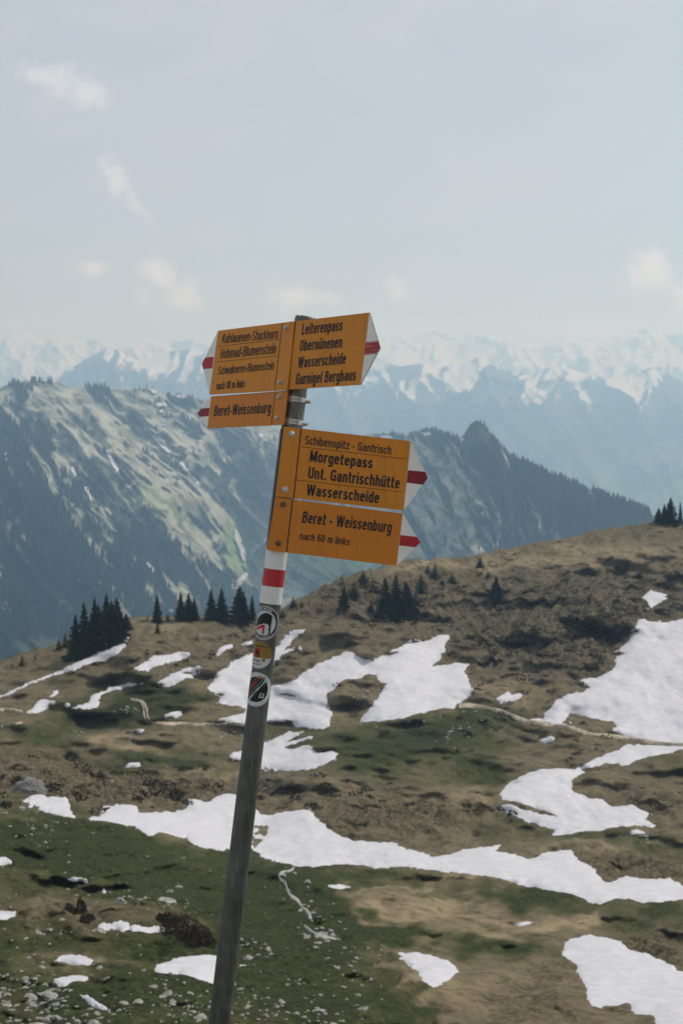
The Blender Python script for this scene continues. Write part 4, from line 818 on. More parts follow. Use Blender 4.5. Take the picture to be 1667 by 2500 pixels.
for sp in SNOWPOLY: keep &= ~inside(cand[:, :2], sp)
edge = np.interp(cand[:, 1], [1945, 2000, 2110, 2220, 2360, 2500], [60, 330, 720, 880, 980, 1090]); keep &= (cand[:, 0] < edge) | (cand[:, 1] < 1940) | (cand[:, 0] > 1500)
cand = cand[keep]; dpt = depth_near(cand[:, 0], cand[:, 1]); cand = cand[np.argsort(-cand[:, 2] / dpt)]
Pk = ground_pt(cand[:, 0], cand[:, 1])
MAXR = 300; cnt = 0; rest = []
onframe = (cand[:, 0] > 2) & (cand[:, 0] < 1665) & (cand[:, 1] < 2495)
def rock_label(u, v):
    if v < 1940: return 'pale limestone block on the meadows beyond the long valley snowfield'
    if v > 2360: return 'pale limestone rock on the grass along the bottom of the photo' if u > 300 else 'pale limestone rock on the bottom left mound'
    if u < 330: return 'pale limestone rock on the green knoll at the left'
    return 'pale limestone rock on the stony grass around the lower pole'
for (u, v, s), p, f in zip(cand, Pk, onframe):
    if f and cnt < MAXR:
        o = bpy.data.objects.new('rock', ROCKS[cnt % 6]); COL.objects.link(o); cnt += 1
        o.location = (p[0], p[1], p[2] + s * .05); o.scale = (s * random.uniform(.9, 1.5), s * random.uniform(.9, 1.4), s * random.uniform(.7, 1.1)); o.rotation_euler = (random.uniform(-.3, .3), random.uniform(-.3, .3), random.uniform(0, 6.28))
        lab = rock_label(u, v); tag(o, lab, 'rock', lab.replace('rock on', 'rocks on').replace('block on', 'blocks on'))
    else: rest.append((p, s))
V, F, k = [], [], 0
for p, s in rest:
    me = ROCKS[random.randrange(6)]; co = np.empty(len(me.vertices) * 3); me.vertices.foreach_get('co', co); co = co.reshape(-1, 3) * s * RNG.uniform(.8, 1.4, 3)
    a = random.uniform(0, 6.28); c_, s_ = math.cos(a), math.sin(a); co = np.stack([co[:, 0] * c_ - co[:, 1] * s_, co[:, 0] * s_ + co[:, 1] * c_, co[:, 2]], 1) + p + (0, 0, s * .12)
    V.append(co); F += [[i + k for i in q.vertices] for q in me.polygons]; k += len(co)
o = mesh_obj('stones', np.concatenate(V), F, M['rock']); tag(o, 'small loose limestone stones strewn over the grass', 'stones', kind='stuff')
# grey boulder beside the snow tongue at the left
p = ground_pt(72, 1942); bmr = bmesh.new(); bmesh.ops.create_icosphere(bmr, subdivisions=4, radius=1)
for v_ in bmr.verts:
    n_ = float(fbm(np.array([v_.co.x * 2 + 5]), np.array([v_.co.y * 2 + v_.co.z * 3]), 4, 5)[0]); v_.co *= .75 + .55 * n_; v_.co.x *= 3.1; v_.co.y *= 2.6; v_.co.z *= 2.3
me = bpy.data.meshes.new('boulder'); bmr.to_mesh(me); bmr.free(); me.materials.append(rock_mat('grey_limestone', (.10, .10, .085), (.30, .29, .26)))
o = bpy.data.objects.new('boulder', me); COL.objects.link(o); o.location = (p[0], p[1], p[2] + .4); tag(o, 'large grey boulder at the left above the snow tongue', 'boulder')

# ================================================================== SIGNPOST
DP, RP_ = 4.04, .030
U0, V0, U1, V1 = 536.2, 2489., 745.5, 775.          # centre line of the pole in the photo
def axis_pt(v): 
    u = U0 + (U1 - U0) * (v - V0) / (V1 - V0); return Vector(at(u, v, DP))
TOP = axis_pt(775); BASE = axis_pt(2790)
AX = (TOP - BASE).normalized(); CF = Vector(ray(CU, CV)).normalized()
AF = (-CF + AX * CF.dot(AX)).normalized()             # towards the viewer, square to the pole
ARt = AX.cross(AF).normalized() * -1
if ARt.x < 0: ARt = -ARt
post = empty('signpost', BASE); tag(post, 'leaning grey metal hiking signpost with five yellow direction signs', 'signpost')
def part(name, V, F, mat, parent=None, smooth=False):
    p = parent or post
    o = mesh_obj(name, [tuple(Vector(v) - BASE) for v in V], F, mat, parent=p, smooth=smooth); return o
def cyl_pt(r, a, h): return BASE + AX * h + (AF * math.cos(a) + ARt * math.sin(a)) * r
def height_of(u, v):      # height along the pole of the photo point on its front
    d = Vector(ray(u, v)); k = (BASE - Vector((0, 0, 0)) + AF * RP_).dot(AF) / d.dot(AF); return (d * k - BASE).dot(AX), math.asin(max(-1, min(1, (d * k - BASE).dot(ARt) / RP_)))
HT = (TOP - BASE).length
def tube(name, r, h0, h1, mat, n=48, cap=True, parent=None, tilt=0.0, rim=None, rows=2):
    V, F = [], []
    for i in range(rows):
        for j in range(n): V.append(cyl_pt(r, j * 2 * math.pi / n, h0 + (h1 - h0) * i / (rows - 1)))
    for i in range(rows - 1):
        for j in range(n): F.append((i * n + j, i * n + (j + 1) % n, (i + 1) * n + (j + 1) % n, (i + 1) * n + j))
    o = part(name, V, F, mat, parent, True)
    return o
# pole with a worn rim
V, F, n = [], [], 64
hs_ = [-.6, .5, 1.0, 1.5, HT - .006, HT, HT + .001, HT - .004, HT - .05]; rs_ = [RP_] * 5 + [RP_ - .0015, RP_ - .005, RP_ - .006, RP_ - .006]
for h, r in zip(hs_, rs_):
    for j in range(n):
        a = j * 2 * math.pi / n; jit = (random.uniform(-.0016, .0016) if abs(h - HT) < .003 else 0)
        V.append(cyl_pt(r + jit * .5, a, h + jit))
for i in range(len(hs_) - 1):
    for j in range(n): F.append((i * n + j, i * n + (j + 1) % n, (i + 1) * n + (j + 1) % n, (i + 1) * n + j))
F.append(tuple((len(hs_) - 1) * n + j for j in range(n)))
pole = part('pole', V, F, M['zinc'], None, True)
# marking tape: white, red, white
H = lambda u, v: height_of(u, v)[0]
hb = [H(659.6, 1475), H(664.7, 1432.4), H(669.3, 1390), H(676, 1345)]
for nm, a, b, m in (('white_band', hb[0], hb[1], M['tape']), ('red_band', hb[1], hb[2], M['tape_red']), ('white_band', hb[2], hb[3] + .004, M['tape'])):
    tube(nm, RP_ + .0009, a, b - .0002, m)

# ---- lettering: a small stroke alphabet, cap height 1
def arcp(cx, cy, rx, ry, a0, a1, n=9): return [(cx + rx * math.cos(R(a0 + (a1 - a0) * i / n)), cy + ry * math.sin(R(a0 + (a1 - a0) * i / n))) for i in range(n + 1)]
def glyphs(sw):
    h = sw / 2; X = .74; w = .43; l, r = h, w - h; m = w / 2; rx = (w - sw) / 2; ry = min(.19, rx * 1.15)
    arch = lambda l, r: [(l, X - .30)] + arcp((l + r) / 2, X - h - .15, (r - l) / 2, .15, 180, 0) + [(r, 0)]
    bowl = lambda y0, y1, l=l, r=r: arcp((l + r) / 2, y1 - h - ry, (r - l) / 2, ry, 0, 180) + arcp((l + r) / 2, y0 + h + ry, (r - l) / 2, ry, 180, 360) + [(r, y1 - h - ry)]
    s_path = lambda l, r, y1: arcp((l + r) / 2, y1 - h - ry * .9, (r - l) / 2, ry * .9, 10, 180, 8) + [(l, y1 * .62), ((l + r) / 2, y1 * .5), (r, y1 * .38)] + arcp((l + r) / 2, h + ry * .9, (r - l) / 2, ry * .9, 0, -172, 8)
    W = .50; L_, R_ = h, W - h; Rx = (W - sw) / 2; Ry = .2
    Bowl = lambda y0, y1: arcp(W / 2, y1 - h - Ry, Rx, Ry, 0, 180) + arcp(W / 2, y0 + h + Ry, Rx, Ry, 180, 360) + [(R_, y1 - h - Ry)]
    g = {}
    g['n'] = (w, [[(l, 0), (l, X)], arch(l, r)]); g['h'] = (w, [[(l, 0), (l, 1)], arch(l, r)])
    g['m'] = (.66, [[(l, 0), (l, X)], arch(l, .33), arch(.33, .66 - h)])
    g['u'] = (w, [[(r, 0), (r, X)], [(w - x, X - y) for x, y in arch(l, r)]]); g['ü'] = (w, g['u'][1] + [[(.12, .84), (.12, .97)], [(w - .12, .84), (w - .12, .97)]])
    g['r'] = (.30, [[(l, 0), (l, X)], [(l, X - .30)] + arcp(.25, X - h - .15, .18, .15, 180, 85, 6) + [(.31, X - h)]])
    g['o'] = (w, [bowl(0, X)]); g['b'] = (w, [[(l, 0), (l, 1)], bowl(0, X)]); g['d'] = (w, [[(r, 0), (r, 1)], bowl(0, X)]); g['p'] = (w, [[(l, -.24), (l, X)], bowl(0, X)])
    g['g'] = (w, [bowl(0, X), [(r, X), (r, -.06)] + arcp(m, -.08, rx, .13, 0, -165, 8)])
    g['c'] = (.40, [arcp(.20, X - h - ry, .20 - h, ry, 8, 180) + arcp(.20, h + ry, .20 - h, ry, 180, 352)])
    g['e'] = (w, [[(l, .40), (r, .40)] + arcp(m, X - h - ry, rx, ry, 0, 180) + arcp(m, h + ry, rx, ry, 180, 345)])
    g['a'] = (w, [arcp(m, X - h - .14, rx, .14, 165, 0) + [(r, 0)], [(r, .46), (m, .42)] + arcp(m - .03, .25, rx - .03, .17, 100, 270, 8) + [(m, h), (r, .2)]])
    g['s'] = (.40, [s_path(h, .40 - h, X)])
    g['t'] = (.30, [[(.12, .96), (.12, .2)] + arcp(.22, .17, .10, .17 - h, 180, 275, 5) + [(.30, h)], [(0, X - h * .8), (.29, X - h * .8)]])
    g['i'] = (sw, [[(h, 0), (h, X)], [(h, .85), (h, 1)]]); g['l'] = (sw, [[(h, 0), (h, 1)]])
    g['k'] = (.42, [[(l, 0), (l, 1)], [(l, .30), (.38, X)], [(.19, .42), (.39, 0)]]); g['z'] = (.38, [[(.02, X - h), (.36, X - h)], [(.33, X - h), (.05, h)], [(.02, h), (.37, h)]])
    g['w'] = (.62, [[(.06, X), (.18, 0)], [(.18, 0), (.31, X * .92)], [(.31, X * .92), (.44, 0)], [(.44, 0), (.56, X)]]); g['v'] = (.42, [[(.06, X), (.21, 0)], [(.21, 0), (.36, X)]])
    g['-'] = (.26, [[(.0, .36), (.26, .36)]]); g['.'] = (sw, [[(h, 0), (h, sw * 1.05)]])
    g['K'] = (.50, [[(h, 0), (h, 1)], [(h, .36), (.44, 1)], [(.20, .55), (.47, 0)]]); g['H'] = (W, [[(L_, 0), (L_, 1)], [(R_, 0), (R_, 1)], [(L_, .53), (R_, .53)]])
    g['L'] = (.40, [[(h, 1), (h, h), (.40, h)]]); g['I'] = (sw, [[(h, 0), (h, 1)]]); g['T'] = (.46, [[(0, 1 - h), (.46, 1 - h)], [(.23, 1 - sw), (.23, 0)]]); g['N'] = (W, [[(L_, 0), (L_, 1)], [(R_, 0), (R_, 1)], [(L_, .95), (R_, .05)]])
    g['A'] = (.50, [[(.04, 0), (.25, 1)], [(.25, 1), (.46, 0)], [(.12, .3), (.38, .3)]]); g['E'] = (.42, [[(.42, 1 - h), (h, 1 - h), (h, h), (.42, h)], [(h, .53), (.38, .53)]]); g['F'] = (.40, [[(.40, 1 - h), (h, 1 - h), (h, 0)], [(h, .52), (.36, .52)]])
    g['O'] = (W, [Bowl(0, 1)]); g['0'] = (.44, [bowl(0, 1, h, .44 - h)]); g['C'] = (.48, [arcp(.24, 1 - h - Ry, .24 - h, Ry, 5, 180) + arcp(.24, h + Ry, .24 - h, Ry, 180, 355)])
    g['G'] = (W, [arcp(W / 2, 1 - h - Ry, Rx, Ry, 5, 180) + arcp(W / 2, h + Ry, Rx, Ry, 180, 360) + [(R_, .5), (W / 2, .5)], [(R_, .3), (R_, 0)]])
    g['U'] = (W, [[(L_, 1), (L_, h + Ry)] + arcp(W / 2, h + Ry, Rx, Ry, 180, 360) + [(R_, 1)]]); g['S'] = (.47, [s_path(h, .47 - h, 1)])
    g['M'] = (.62, [[(h, 0), (h, 1)], [(.62 - h, 0), (.62 - h, 1)], [(h * 1.3, .97), (.31, .08)], [(.31, .08), (.62 - h * 1.3, .97)]]); g['W'] = (.76, [[(.06, 1), (.21, 0)], [(.21, 0), (.38, 1)], [(.38, 1), (.55, 0)], [(.55, 0), (.70, 1)]])
    g['B'] = (W, [[(h, 0), (h, 1)], [(h, 1 - h), (.24, 1 - h)] + arcp(.26, .775 - h * .3, .21 - h, .225 - h * .7, 90, -90, 8) + [(h, .54)], [(.24, .54)] + arcp(.27, .29, .23 - h, .29 - h, 80, -90, 8) + [(h, h)]])
    g['8'] = (.44, [arcp(.22, .77, .20 - h, .23 - h, 0, 360, 14), arcp(.22, .27, .22 - h, .27 - h, 0, 360, 14)])
    g['6'] = (.44, [arcp(.22, 1 - h - .18, .22 - h, .18, 15, 180, 8) + arcp(.22, h + .18, .22 - h, .18, 180, 360) + arcp(.22, .44, .22 - h, .16, 0, 175, 7)])
    g[' '] = (.22, [])
    return g
def stroke_text(s, sw=.135, gap=.085):
    g = glyphs(sw); x = 0; out = []
    for ch in s:
        w, st = g[ch]
        for p in st: out.append([(x + a, b) for a, b in p])
        x += w + gap
    return out, x - gap
def ribbon2(path, w):
    P = np.array(path, float); keep = [0] + [i for i in range(1, len(P)) if np.hypot(*(P[i] - P[i - 1])) > 1e-4]; P = P[keep]
    t = np.diff(P, axis=0); t /= np.linalg.norm(t, axis=1)[:, None]; nn = np.stack([-t[:, 1], t[:, 0]], 1)
    L_, R_ = [], []
    for i in range(len(P)):
        a = nn[max(0, i - 1)]; b = nn[min(len(nn) - 1, i)]; m = a + b; l = np.linalg.norm(m); m = m / l if l > 1e-6 else a
        k = w / 2 / max(.55, float(m @ a)); L_.append(P[i] + m * k); R_.append(P[i] - m * k)
    return L_, R_
def strokes_mesh(name, strokes, sw, fn, mat, parent):
    V, F = [], []
    for q, st in enumerate(strokes):
        l, r = ribbon2(st, sw); k = len(V)
        for a, b in zip(l, r): V.append(fn(a[0], a[1], q)); V.append(fn(b[0], b[1], q))
        for i in range(len(l) - 1): F.append((k + 2 * i, k + 2 * i + 1, k + 2 * i + 3, k + 2 * i + 2))
    return part(name, V, F, mat, parent)

class Board:
    def __init__(s, quad, dl, dr, label, mat, thick=.003):
        (tl, tr, br, bl) = quad
        a, b, c = (Vector(at(*tl, dl)), Vector(at(*tr, dr)), Vector(at(*bl, dl)))
        s.o = a; s.n = (b - a).cross(c - a).normalized()
        if s.n.dot(CF) > 0: s.n = -s.n
        s.up = (a - c).normalized()
        s.q = [s.pt(*p) for p in quad]; s.thick = thick
        s.part = s.prism('direction_sign', [s.pt(*p) for p in quad], 0, thick, mat); 
        if label: s.part['label'] = label
    def pt(s, u, v):
        d = Vector(ray(u, v)); return d * (s.o.dot(s.n) / d.dot(s.n))
    def prism(s, name, pts, front, thick, mat, parent=None, sides=None):
        n = len(pts); V = [p + s.n * front for p in pts] + [p + s.n * (front - thick) for p in pts]
        F = [tuple(range(n)), tuple(reversed(range(n, 2 * n)))] + [(i, i + n, (i + 1) % n + n, (i + 1) % n) for i in range(n)]
        return part(name, V, F, mat, parent)
    def poly(s, name, pix, front, mat, thick=.0003): return s.prism(name, [s.pt(*p) for p in pix], front, thick, mat, s.part)
    def strip(s, name, p, q, w, mat, front=.0005):
        a, b = s.pt(*p), s.pt(*q); t = (b - a).normalized(); k = s.n.cross(t) * (w / 2); return s.prism(name, [a + k, b + k, b - k, a - k], front, .0004, mat, s.part)
    def text(s, txt, p0, p1, cap, sw=.135, gap=.085, mat=None):
        st, wd = stroke_text(txt, sw, gap); a, b = s.pt(*p0), s.pt(*p1); e = (b - a) / wd
        cu = s.pt(p0[0] + cap * .12, p0[1] - cap); h = abs((cu - a).dot(s.up)); 
        fn = lambda x, y, q: a + e * x + s.up * (y * h) + s.n * (.0007 + .00004 * (q % 6))
        # keep stroke weight even: widths follow the mean of the two scales
        sy = h; sx = e.length
        return strokes_mesh('lettering', [[(x, y) for x, y in p] for p in st], sw, fn, mat or M['black'], s.part)
    def bolt(s, u, v, r, mat):
        c = s.pt(u, v); e1 = s.up.cross(s.n).normalized(); V, F = [], []
        def ring(rad, z, n, ph=0): 
            k = len(V); V.extend([c + (e1 * math.cos(ph + i * 2 * math.pi / n) + s.up * math.sin(ph + i * 2 * math.pi / n)) * rad + s.n * z for i in range(n)]); return k
        def band(a, b, n): F.extend([(a + i, a + (i + 1) % n, b + (i + 1) % n, b + i) for i in range(n)])
        n = 24; a = ring(r, 0, n); b = ring(r, .0014, n); d = ring(r * .93, .0018, n); band(a, b, n); band(b, d, n); F.append(tuple(range(d, d + n)))
        ph = random.uniform(0, 1); a = ring(r * .68, .0017, 6, ph); b = ring(r * .68, .0062, 6, ph); d = ring(r * .58, .0072, 6, ph); band(a, b, 6); band(b, d, 6); F.append(tuple(range(d, d + 6)))
        part('bolt', V, F, mat, s.part)
    def tip(s, top, apex, bot, red, mats, edge=None):
        s.prism('arrow_tip', [s.pt(*p) for p in (top, apex, bot)], -.0002, s.thick - .0004, mats[0], s.part)
        s.prism('red_stripe', [s.pt(*p) for p in red], .0002, .0003, mats[1], s.part)
    def chips(s, centres, n, seed):
        rg = random.Random(seed); V, F = [], []
        e1 = s.up.cross(s.n).normalized()
        for _ in range(n):
            u, v, du, dv = rg.choice(centres); c = s.pt(rg.gauss(u, du), rg.gauss(v, dv)); k = len(V); m = rg.randint(5, 7); r = rg.uniform(.0003, .0012)
            V.extend([c + (e1 * math.cos(i * 6.28 / m) * r * rg.uniform(.5, 1.2) + s.up * math.sin(i * 6.28 / m) * r * rg.uniform(.8, 2.6)) + s.n * (.0011 + .00001 * len(F)) for i in range(m)]); F.append(tuple(range(k, k + m)))
        part('paint_chips', V, F, M['chip'], s.part)
DS = DP - RP_ - .012                        # boards stand just in front of the pole
# upper left sign
b = Board([(532.5, 807.3), (719.0, 784.2), (701.2, 952.2), (511.4, 963.6)], DS * 1.071, DS, 'upper left sign reading Kuhlauenen-Stockhorn, arrow to the left', M['sign'])
b.tip((532.5, 807.3), (493.2, 888.2), (511.4, 963.6), [(522.3, 871.1), (518.6, 899), (496.8, 901.1), (493.2, 888.2), (500.7, 872.9)], (M['white'], M['red']))
b.strip('divider_line', (689.8, 788), (670.4, 953.6), .0022, M['line']); b.strip('rule_line', (532.5, 845.7), (684.3, 828.2), .0011, M['line']); b.strip('rule_line', (527.2, 884.1), (679, 868.4), .0011, M['line'])
b.text('Kuhlauenen-Stockhorn', (542.3, 838.6), (678, 826.4), 23.2, .128); b.text('Hohmad-Blumenstein', (537.5, 876.1), (672.7, 862.7), 24.6, .128); b.text('Schwalmeren-Blumenstein', (532.5, 915), (668.2, 902.3), 20.5, .128); b.text('nach 80 m links', (528, 951.5), (597.2, 945.7), 19, .15)
b.bolt(700, 800.2, .0068, M['bolt']); b.bolt(684, 933.6, .0068, M['bolt']); b.chips([(664, 914, 1, 2), (690, 870, 6, 50), (600, 940, 50, 12)], 9, 1)
# lower left sign
b = Board([(516, 967.7), (702.1, 953.4), (692.3, 1036.8), (506.3, 1046.1)], DS * 1.071, DS, 'small left sign reading Beret-Weissenburg, arrow to the left', M['sign_deep'])
b.tip((516, 967.7), (482.5, 1008.6), (506.3, 1046.1), [(512, 996.1), (509.3, 1015.8), (488.6, 1017.7), (482.5, 1008.6), (491.8, 997.5)], (M['white'], M['red_dark']))
b.strip('divider_line', (671.8, 956), (663.2, 1038), .0022, M['line']); b.text('Beret-Weissenburg', (522.3, 1016.3), (660.2, 1008.2), 26, .155)
b.bolt(682.5, 969, .0068, M['bolt']); b.bolt(676.8, 1020.2, .0068, M['bolt']); b.chips([(659, 963, 1.5, 6), (655, 1020, 2, 6), (600, 1020, 60, 20)], 14, 2)
# upper right sign
b = Board([(721.8, 784), (901.4, 762.9), (880.3, 939), (701.9, 951.4)], DS, DS * .951, 'upper right sign reading Leiterenpass, arrow to the right', M['sign'])
b.tip((901.4, 762.9), (928.7, 847.8), (880.3, 939), [(893.1, 835.4), (922.9, 831.6), (928.7, 847.8), (917.1, 863.6), (888.1, 866.9)], (M['white'], M['red_worn']))
b.strip('worn_edge', (902.8, 764), (928.0, 847), .0016, M['grime'], .0004); b.strip('worn_edge', (928.0, 848), (881.2, 938.4), .0014, M['grime'], .0004)
b.strip('red_scuff', (893.2, 836.6), (922.5, 833), .0036, M['pale_red'], .0007); b.strip('red_scuff', (889.5, 865.2), (916, 862), .0018, M['pale_red'], .0007); b.strip('red_scuff', (892.5, 845.8), (912, 845.2), .0014, M['pale_red'], .0007); b.strip('red_scuff', (903, 856.3), (922, 855.8), .0007, M['pale_red'], .0007)
for t, p, q in (('Leiterenpass', (736.1, 817.6), (835.1, 807.2)), ('Obernünenen', (731.1, 857.8), (834.2, 848.2)), ('Wasserscheide', (726.8, 898.7), (843.4, 888.4)), ('Gurnigel Berghaus', (721.5, 939), (867.4, 929))): b.text(t, p, q, 27.4, .165)
b.strip('divider_line', (721.5, 785.5), (702.4, 950), .0030, M['line'], .0006)
b.chips([(728, 947, 4, 1.5), (738, 947, 3, 2), (805, 802, 1, 1), (760, 912, 30, 20)], 16, 3)
# upper of the two lower signs
b = Board([(693.6, 1041.3), (1002.1, 1076.9), (985, 1246.4), (672.7, 1211.6)], DS, DS * 1.008, 'lower right sign reading Schibenspitz - Gantrisch, arrow to the right', M['sign'])
b.tip((1002.1, 1076.9), (1043.9, 1167.4), (985, 1246.4), [(995.8, 1147.9), (1037.8, 1151.9), (1043.9, 1167.4), (1032.5, 1183.5), (992.3, 1178.2)], (M['white'], M['red_dark']))
b.strip('divider_line', (735.1, 1046.5), (716.9, 1216), .0030, M['line']); b.strip('rule_line', (732.4, 1090.3), (990.9, 1120.5), .0013, M['line']); b.strip('rule_line', (723, 1171.4), (982.9, 1201.4), .0013, M['line'])
b.text('Schibenspitz - Gantrisch', (743.9, 1084.4), (953.4, 1109.6), 20.9, .135); b.text('Morgetepass', (755.2, 1126.4), (907.9, 1143.9), 27.3, .16); b.text('Unt. Gantrischhütte', (751.2, 1167.4), (974.1, 1193.4), 28, .16); b.text('Wasserscheide', (747.2, 1209), (924, 1229), 27.6, .16)
b.bolt(712.9, 1059.5, .0092, M['bolt']); b.bolt(696.3, 1195.6, .0092, M['bolt']); b.chips([(734, 1190, 1.5, 22), (913, 1131, 3, 2), (876, 1111, 1, 1), (738, 1104, 2, 2), (839, 1207, .6, 2), (984, 1205, .8, 6), (730, 1130, 3, 20)], 34, 4)
# lowest sign
b = Board([(672.7, 1213.9), (982.9, 1253.7), (967.3, 1381.4), (651.2, 1342.9)], DS, DS * 1.008, 'lowest sign reading Beret - Weissenburg, arrow to the right', M['sign_deep'])
b.tip((982.9, 1253.7), (1025.7, 1324.7), (967.3, 1381.4), [(977, 1305.9), (1017.7, 1310.8), (1025.7, 1324.7), (1013.2, 1336.2), (974.1, 1331.4)], (M['white'], M['red']))
b.strip('divider_line', (714.5, 1219.5), (699.5, 1348.5), .0030, M['line']); b.text('Beret - Weissenburg', (736.4, 1275.7), (954, 1301.1), 28, .155); b.text('nach 60 m links', (731.1, 1316.7), (852.2, 1331.4), 18, .14)
b.bolt(690.9, 1231.5, .0078, M['rusty']); b.bolt(679.4, 1326, .0078, M['rusty']); b.chips([(733, 1228, 2, 12), (729, 1265, 2, 20), (730, 1340, 2, 8), (656, 1330, 3, 10), (700, 1275, 20, 20), (727, 1300, 4, 40)], 46, 5)
# ---- mounting: hose clamps with screw and bracket on the bare piece of pole, brackets behind the lower signs
def clamp(v_mid, u_mid):
    h, _ = height_of(u_mid, v_mid); V, F = [], []
    n = 40
    for i, (rr, dh) in enumerate(((.0012, -.0065), (.0012, .0065))):
        for j in range(n): V.append(cyl_pt(RP_ + rr, j * 2 * math.pi / n, h + dh))
    for j in range(n): F.append((j, (j + 1) % n, n + (j + 1) % n, n + j))
    c = part('hose_clamp', V, F, M['steel'])
    V, F = [], []
    for k in range(11):       # slots pressed in the strap
        a0 = R(-22 + k * 5.2); 
        for a, dh in ((a0, -.0042), (a0 + R(2.2), -.0040), (a0 + R(2.6), .0042), (a0 + R(.4), .0040)): V.append(cyl_pt(RP_ + .0016, a, h + dh))
        F.append(tuple(range(4 * k, 4 * k + 4)))
    part('strap_slots', V, F, M['line'], c)
    V, F = [], []             # worm screw at the right side of the pole
    a = R(88); c0 = cyl_pt(RP_ + .006, a, h); t = (AF * -math.sin(a) + ARt * math.cos(a)) * -1
    ax = (AF * .35 + ARt * .94).normalized()
    def cyl(c0, ax, r, l, n=12):
        e1 = ax.orthogonal().normalized(); e2 = ax.cross(e1); k = len(V)
        for z_ in (0, l):
            for j in range(n): V.append(c0 + ax * z_ + (e1 * math.cos(j * 6.283 / n) + e2 * math.sin(j * 6.283 / n)) * r)
        F.extend([(k + j, k + (j + 1) % n, k + n + (j + 1) % n, k + n + j) for j in range(n)]); F.append(tuple(range(k + n, k + 2 * n))); F.append(tuple(range(k, k + n)))
    cyl(c0 - ARt * .006 - AX * .002, ax, .0058, .009); cyl(c0 - ARt * .004 - AX * .002 + ax * .007, ax, .0040, .006, 6)
    part('screw', V, F, M['bolt'], c)
    # bracket arm between strap and board, lying to the left
    V, F = [], []
    def box(p, q, hh, th):
        d = (q - p).normalized(); k = len(V); nrm = d.cross(AX).normalized() * th
        for e in (p, q):
            for s1, s2 in ((-1, -1), (1, -1), (1, 1), (-1, 1)): V.append(e + nrm * s1 + AX * hh * s2)
        F.extend([(k, k + 1, k + 2, k + 3), (k + 7, k + 6, k + 5, k + 4)] + [(k + i, k + (i + 1) % 4, k + 4 + (i + 1) % 4, k + 4 + i) for i in range(4)])
    for dh in (.0095, -.0095): box(cyl_pt(RP_ + .003, R(-62), h + dh), cyl_pt(RP_ + .0022, R(-8), h + dh - .0005), .0011, .0022)
    part('bracket', V, F, M['steel'], c)
clamp(974, 722); clamp(1029, 716)
# edge of the bracket rail that shows left of the lower signs
V, F = [], []
h0, h1 = H(668, 1335), H(703, 1048)
for h in (h0, h1):
    for a, rr in ((R(-58), .0025), (R(-82), .0025), (R(-82), .0005), (R(-58), .0005)): V.append(cyl_pt(RP_ + rr, a, h))
F = [(0, 1, 5, 4), (1, 2, 6, 5), (2, 3, 7, 6), (3, 0, 4, 7), (0, 3, 2, 1), (4, 5, 6, 7)]
part('bracket_rail', V, F, M['zinc'])

# ---- stickers wrapped on the pole; local coordinates: s along the curve, t up, in units of the sticker radius
class Sticker:
    def __init__(s, uc, vc, rad, turn, label):
        s.h, s.a = height_of(uc, vc); s.a += turn; s.R = rad
        s.obj = s.disc('sticker', circle(0, 0, 1), 0, M['paper'] if label[1] is None else label[1]); s.obj['label'] = label[0]
    def p(s, x, y, lay): return cyl_pt(RP_ + .0010 + .00025 * lay, s.a + x * s.R / RP_, s.h + y * s.R)
    def disc(s, name, outline, lay, mat, parent=None):
        V, F = fill(outline, .12); return part(name, [s.p(x, y, lay) for x, y in V], F, mat, parent, False)
    def sub(s, name, outline, lay, mat): return s.disc(name, outline, lay, mat, s.obj)
def circle(cx, cy, r, n=48): return [(cx + r * math.cos(i * 2 * math.pi / n), cy + r * math.sin(i * 2 * math.pi / n)) for i in range(n)]
def ringtext(st, txt, rad, a0, a1, hgt, sw, inward=False, lay=2, name='lettering', mat='paper'):
    ss, wd = stroke_text(txt, sw, .1)
    def fn(x, y, q):
        a = R(a0 + (a1 - a0) * x / wd); r = rad + (y * hgt if not inward else -y * hgt); return st.p(r * math.cos(a), r * math.sin(a), lay + .1 * (q % 4))
    return strokes_mesh(name, ss, sw, fn, M[mat], st.obj)
def linetext(st, txt, x0, x1, y, hgt, sw, mat='ink', slant=0):
    ss, wd = stroke_text(txt, sw, .1); return strokes_mesh('lettering', ss, sw, lambda a, b, q: st.p(x0 + (x1 - x0) * a / wd + slant * b * hgt, y + b * hgt, 2 + .1 * (q % 4)), M[mat], st.obj)
k = FPX / DP
s1 = Sticker(651 - 4, 1521.5, 41 / k, R(-8), ('round black and white sticker with a black and a red flag', None))
s1.sub('black_ring', circle(0, 0, .95), .5, M['ink']); s1.sub('white_field', circle(0, 0, .74), 1, M['paper'])
s1.sub('black_flag', [(-.70, .12), (-.55, .22), (-.30, .42), (-.02, .60), (.18, .62), (.36, .55), (.47, .47), (.47, .3), (.455, -.15), (.44, -.62), (.36, -.64), (.33, -.1), (.2, -.03), (.02, -.03), (-.2, -.12), (-.45, -.25), (-.66, -.33)], 2, M['ink'])
s1.sub('red_flag', [(-.64, -.39), (-.4, -.28), (-.1, -.12), (.10, -.08), (.11, -.3), (.10, -.66), (-.01, -.68), (-.02, -.33), (-.1, -.31), (-.3, -.42), (-.55, -.52)], 2.4, M['s_red'])
ringtext(s1, 'ANTIFASCHISTISCHE AKTION', .765, 200, 62, .15, .15); ringtext(s1, 'www.revolution.ch', .925, 238, 318, .13, .16, True)
s2 = Sticker(641 - 5, 1599.5, 33 / k, R(-10), ('round gold and white sticker with a red shield and bear', M['gold']))
s2.sub('white_field', [(1.0 * math.cos(R(a)), math.sin(R(a))) for a in np.linspace(190, 350, 40)], .5, M['paper'])
s2.sub('red_shield', [(-.42, .52), (.10, .52), (.10, .06), (.04, -.16), (-.16, -.28), (-.36, -.16), (-.42, .06)], 1, M['s_red'])
